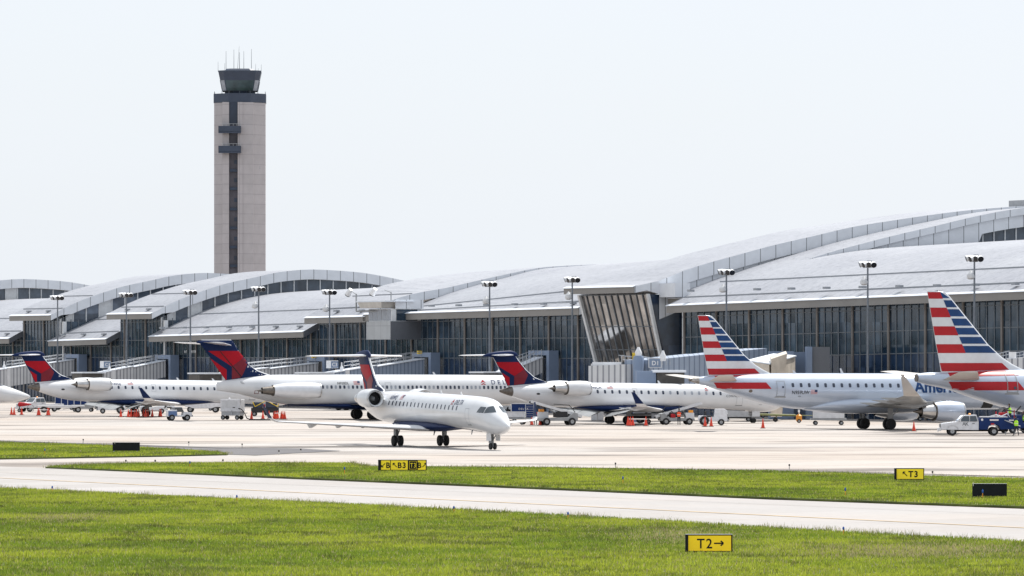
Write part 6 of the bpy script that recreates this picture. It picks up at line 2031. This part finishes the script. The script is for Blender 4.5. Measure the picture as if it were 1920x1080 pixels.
def stair_ladder():
    r_ = place('step_ladder', 993, 793.5, 0, 'pale wheeled step ladder between navy container and orange vest', 'ladder')
    m = MB()
    for xx in (-.45, .45):
        m.tube((xx, 0, .1), (xx, .6, 2.2), .035)
    for k in range(8): m.bb(-.45, .45, .05 + .07 * k, .15 + .07 * k, .3 + .25 * k, .33 + .25 * k)
    m.build('ladder_frame', 'galvanised', r_)
    MB().bb(-.5, .5, .5, 1.2, 2.15, 2.22).build('platform', 'galvanised', r_)
stair_ladder()

def tow_cone():
    r_ = place('engine_cover', 45, 773, 0, 'bright red tapered tow head pointing right at the left edge plane nose', 'tow bar')
    MB().lathe([(-.8, .15), (-.6, .32), (0, .25), (.9, .08), (1.0, .03)], (0, 0, 1.05), 'x', 16).build('tapered_head', 'stripe_red', r_, smooth=True)
    MB().tube((-.6, 0, 1.0), (-.6, 0, .3), .06).build('stand', 'rubber_black', r_)
    wheel(r_, -.6, -.2, .25, .15)
    wheel(r_, -.6, .2, .25, .15)
tow_cone()
def fire_bottle():
    r_ = place('wheeled_extinguisher', 1498, 793, 0, 'orange yellow wheeled extinguisher right of the middle jet nose', 'extinguisher')
    MB().lathe([(.15, .2), (.25, .33), (.8, .33), (.95, .15), (1.0, .08)], (0, 0, 0), 'z', 16).build('tank', 'orange_tank', r_, smooth=True)
    MB().tube((0, 0, .9), (.05, 0, 1.5), .05).lathe([(1.2, .12), (1.5, .1)], (0, 0, 0), 'z', 12).build('valve_head', 'lamp_white', r_)
    wheel(r_, 0, -.36, .22, .1)
    wheel(r_, 0, .36, .22, .1)
fire_bottle()
def tow_stand():
    r_ = place('aircraft_tow_bar', 1440, 791.5, 0, 'long olive aircraft tow bar on small wheels ahead of the middle jet', 'tow bar')
    MB().tube((-2.2, 0, .9), (3.2, 2, .75), .12).tube((3.2, 2, .75), (5.2, 3, .7), .05).build('bar', 'olive', r_)
    MB().tube((1.0, 1.2, .8), (1.0, 1.2, .3), .08).build('stand', 'olive', r_)
    wheel(r_, .9, 1.0, .28, .18)
    wheel(r_, .9, 1.5, .28, .18)
mat('olive', (0.16, 0.17, 0.05), 0.6)
tow_stand()

# ------------------------------------------------------------------ people
def person(x, y, deg, label, vest='vest_orange', pose='stand', z=0.0, h=1.76, lean=0.0, arm=0.0, at_xy=None):
    gx, gy = at_xy if at_xy else ground(x, y)
    k = h / 1.76
    root = empty('person', (gx, gy, z), R(deg), label, 'person')
    # joints (x forward, y left, z up)
    hip, neck = Vector((0, 0, .93)), Vector((lean * .55, 0, 1.47))
    P = [hip, Vector((lean * .25, 0, 1.15)), neck, neck + Vector((lean * .05 + .01, 0, .10)), neck + Vector((.03 + lean * .08, 0, .22))]
    rad = [.135, .13, .075, .055, .095]
    E_ = [(0, 1), (1, 2), (2, 3), (3, 4)]
    def add(p, r, parent_i):
        P.append(Vector(p)); rad.append(r); E_.append((parent_i, len(P) - 1)); return len(P) - 1
    i = add(P[4] + Vector((.01, 0, .10)), .075, 4)
    st = {'stand': (.06, -.04), 'walk': (.25, -.22)}[pose if pose == 'walk' else 'stand']
    for s_, fx in ((1, st[0]), (-1, st[1])):
        a = add((0, s_ * .10, .88), .095, 0)
        b = add((fx * .55 + .03, s_ * .11, .48), .062, a)
        c_ = add((fx, s_ * .12, .09), .042, b)
        add((fx + .16, s_ * .13, .045), .036, c_)
        sh = add(neck + Vector((-.01, s_ * .18, -.07)), .062, 2)
        el = add(neck + Vector((.05 + arm * .25, s_ * .24, -.33 + arm * .18)), .045, sh)
        ha = add(neck + Vector((.16 + arm * .48, s_ * .20, -.55 + arm * .55)), .034, el)
        add(neck + Vector((.21 + arm * .55, s_ * .19, -.61 + arm * .62)), .03, ha)
    me = bpy.data.meshes.new('body')
    me.from_pydata([tuple(p * k) for p in P], E_, [])
    o = bpy.data.objects.new('body', me)
    C.objects.link(o)
    o.parent = root
    md = o.modifiers.new('skin', 'SKIN')
    o.modifiers.new('sub', 'SUBSURF').levels = 1
    for v, r in zip(me.skin_vertices[0].data, rad): v.radius = (r * k, r * k)
    me.skin_vertices[0].data[0].use_root = True
    me.materials.append(M['cloth_dark'])
    # vest follows the torso; head with hair
    def el(cx, cz, rx, ry): return [(cx + rx * math.cos(a), ry * math.sin(a), cz) for a in np.linspace(0, 2 * math.pi, 17)[:-1]]
    rings = []
    for u in np.linspace(0, 1, 6):
        cx, cz = lean * (.05 + .45 * u), .93 + .52 * u
        ry = .17 + .055 * math.sin(u * 2.6)
        rings.append([(a * k, b * k, c_ * k) for a, b, c_ in el(cx, cz, .145 - .02 * u, ry if u < .95 else .13)])
    MB().loft(rings).build('vest', vest, root, smooth=True)
    hc = P[4] * k
    MB().lathe([(-.14, .03), (-.10, .065), (-.02, .085), (.05, .085), (.11, .06), (.14, .02)], (hc.x, hc.y, hc.z + .02), 'z', 14).build('head', 'skin', root, smooth=True)
    MB().lathe([(.0, .088), (.06, .093), (.12, .07), (.16, .02)], (hc.x - .015, hc.y, hc.z + .02), 'z', 14).build('hair', 'hair', root, smooth=True)
    # reflective band
    cx = lean * .22
    MB().loft([[(a * k, b * k, c_ * k) for a, b, c_ in el(cx, 1.13, .155, .215)], [(a * k, b * k, c_ * k) for a, b, c_ in el(cx, 1.17, .155, .217)]], cap0=False, cap1=False).build('reflective_band', 'collar_white', root)
    return root
person(1004, 796.8, 100, 'worker in an orange vest seen from behind beside the belt loader')
person(1273, 797.2, 80, 'worker in an orange vest and dark trousers under the middle jet', lean=.12, arm=.5)
_w = ground(1894, 815)
person(0, 0, 150, 'worker in a green vest standing highest, reaching up under the silver tail', 'vest_green', z=1.15, arm=1.0, lean=.12, at_xy=_w)
person(1905.5, 817.3, 120, 'worker in a green vest standing on the ground behind the service truck', 'vest_green', pose='walk', lean=.1, arm=.2, h=1.8)
person(1919, 812, 150, 'worker in a green vest cut off by the right edge', 'vest_green', z=.3, arm=.6)
def lift_step():
    r_ = empty('work_platform', (_w[0], _w[1], 0), 0, 'low work platform under the highest worker at the right', 'platform')
    MB().bb(-.5, .5, -.4, .4, 1.08, 1.15).build('deck', 'gear_grey', r_)
    m = MB()
    for a in (-.45, .45):
        for b in (-.35, .35): m.tube((a, b, 0), (a, b, 1.08), .03)
    m.build('frame', 'gear_grey', r_)
lift_step()

# rows of dark ground equipment parked along the foot of the terminal
def parked_cart(x, y, w_, h_, mt, label, top='gutter_white', posts=True):
    r_ = place('baggage_cart', x, y, 0, label, 'cart')
    MB().bb(-w_ / 2, w_ / 2, -.8, .8, .5, h_).build('cart_body', mt, r_, bevel=.04)
    MB().bb(-w_ / 2 - .06, w_ / 2 + .06, -.86, .86, h_ + .004, h_ + .07).build('cart_roof', top, r_)
    if posts:
        m = MB()
        for k in range(4):
            xx = -w_ / 2 + w_ * k / 3
            m.bb(xx - .04, xx + .04, -.84, -.803, .5, h_)
        m.build('cart_post', 'light_grey_paint', r_)
    MB().bb(-w_ / 2, w_ / 2, -.75, .75, .34, .497).build('cart_frame', 'rubber_black', r_)
    for xx in (-w_ * .36, w_ * .36):
        for sy in (-1, 1): wheel(r_, xx, sy * .68, .25, .16)
    return r_
parked_cart(122, 768.5, 2.6, 1.9, 'truck_blue', 'leftmost navy curtained baggage cart behind the long flat trailer')
parked_cart(158, 767.5, 2.6, 1.8, 'truck_blue', 'second navy curtained baggage cart, right of the leftmost one')
parked_cart(192, 766.5, 2.4, 1.5, 'rubber_black', 'black low baggage cart behind the white tractor under the leftmost jet', 'grey_paint')
parked_cart(240, 768.5, 3.2, 1.5, 'gear_grey', 'grey equipment cart behind the orange cone row', 'grey_paint')
parked_cart(312, 770, 2.2, 1.7, 'light_grey_paint', 'pale boxy cart above the small jeep like tractor', 'gutter_white', False)
parked_cart(410, 770, 3.0, 1.2, 'rubber_black', 'black low cart left of the white ground power cart', 'grey_paint')
parked_cart(1098, 781, 2.8, 1.4, 'tower_dark', 'dark blue cart right of the belt loader beacon', 'gear_grey')
parked_cart(1140, 780, 2.6, 1.3, 'tower_dark', 'dark blue cart directly behind the left main wheel of the middle jet', 'gear_grey')
parked_cart(1383, 790, 3.4, 1.55, 'grey_paint', 'grey box unit behind the single cone near the middle jet nose', 'light_grey_paint', False)
parked_cart(1450, 783, 3.6, 1.4, 'tower_dark', 'dark unit behind the olive tow bar', 'gear_grey')
parked_cart(1500, 782, 3.2, 1.2, 'rubber_black', 'black cart behind the wheeled orange extinguisher', 'gear_grey')
parked_cart(1604, 783, 2.8, 1.3, 'rubber_black', 'black railed cart just left of the silver jet main wheels', 'gear_grey')
parked_cart(1742, 789, 3.0, 1.3, 'gear_grey', 'grey cart behind the silver engine', 'light_grey_paint')
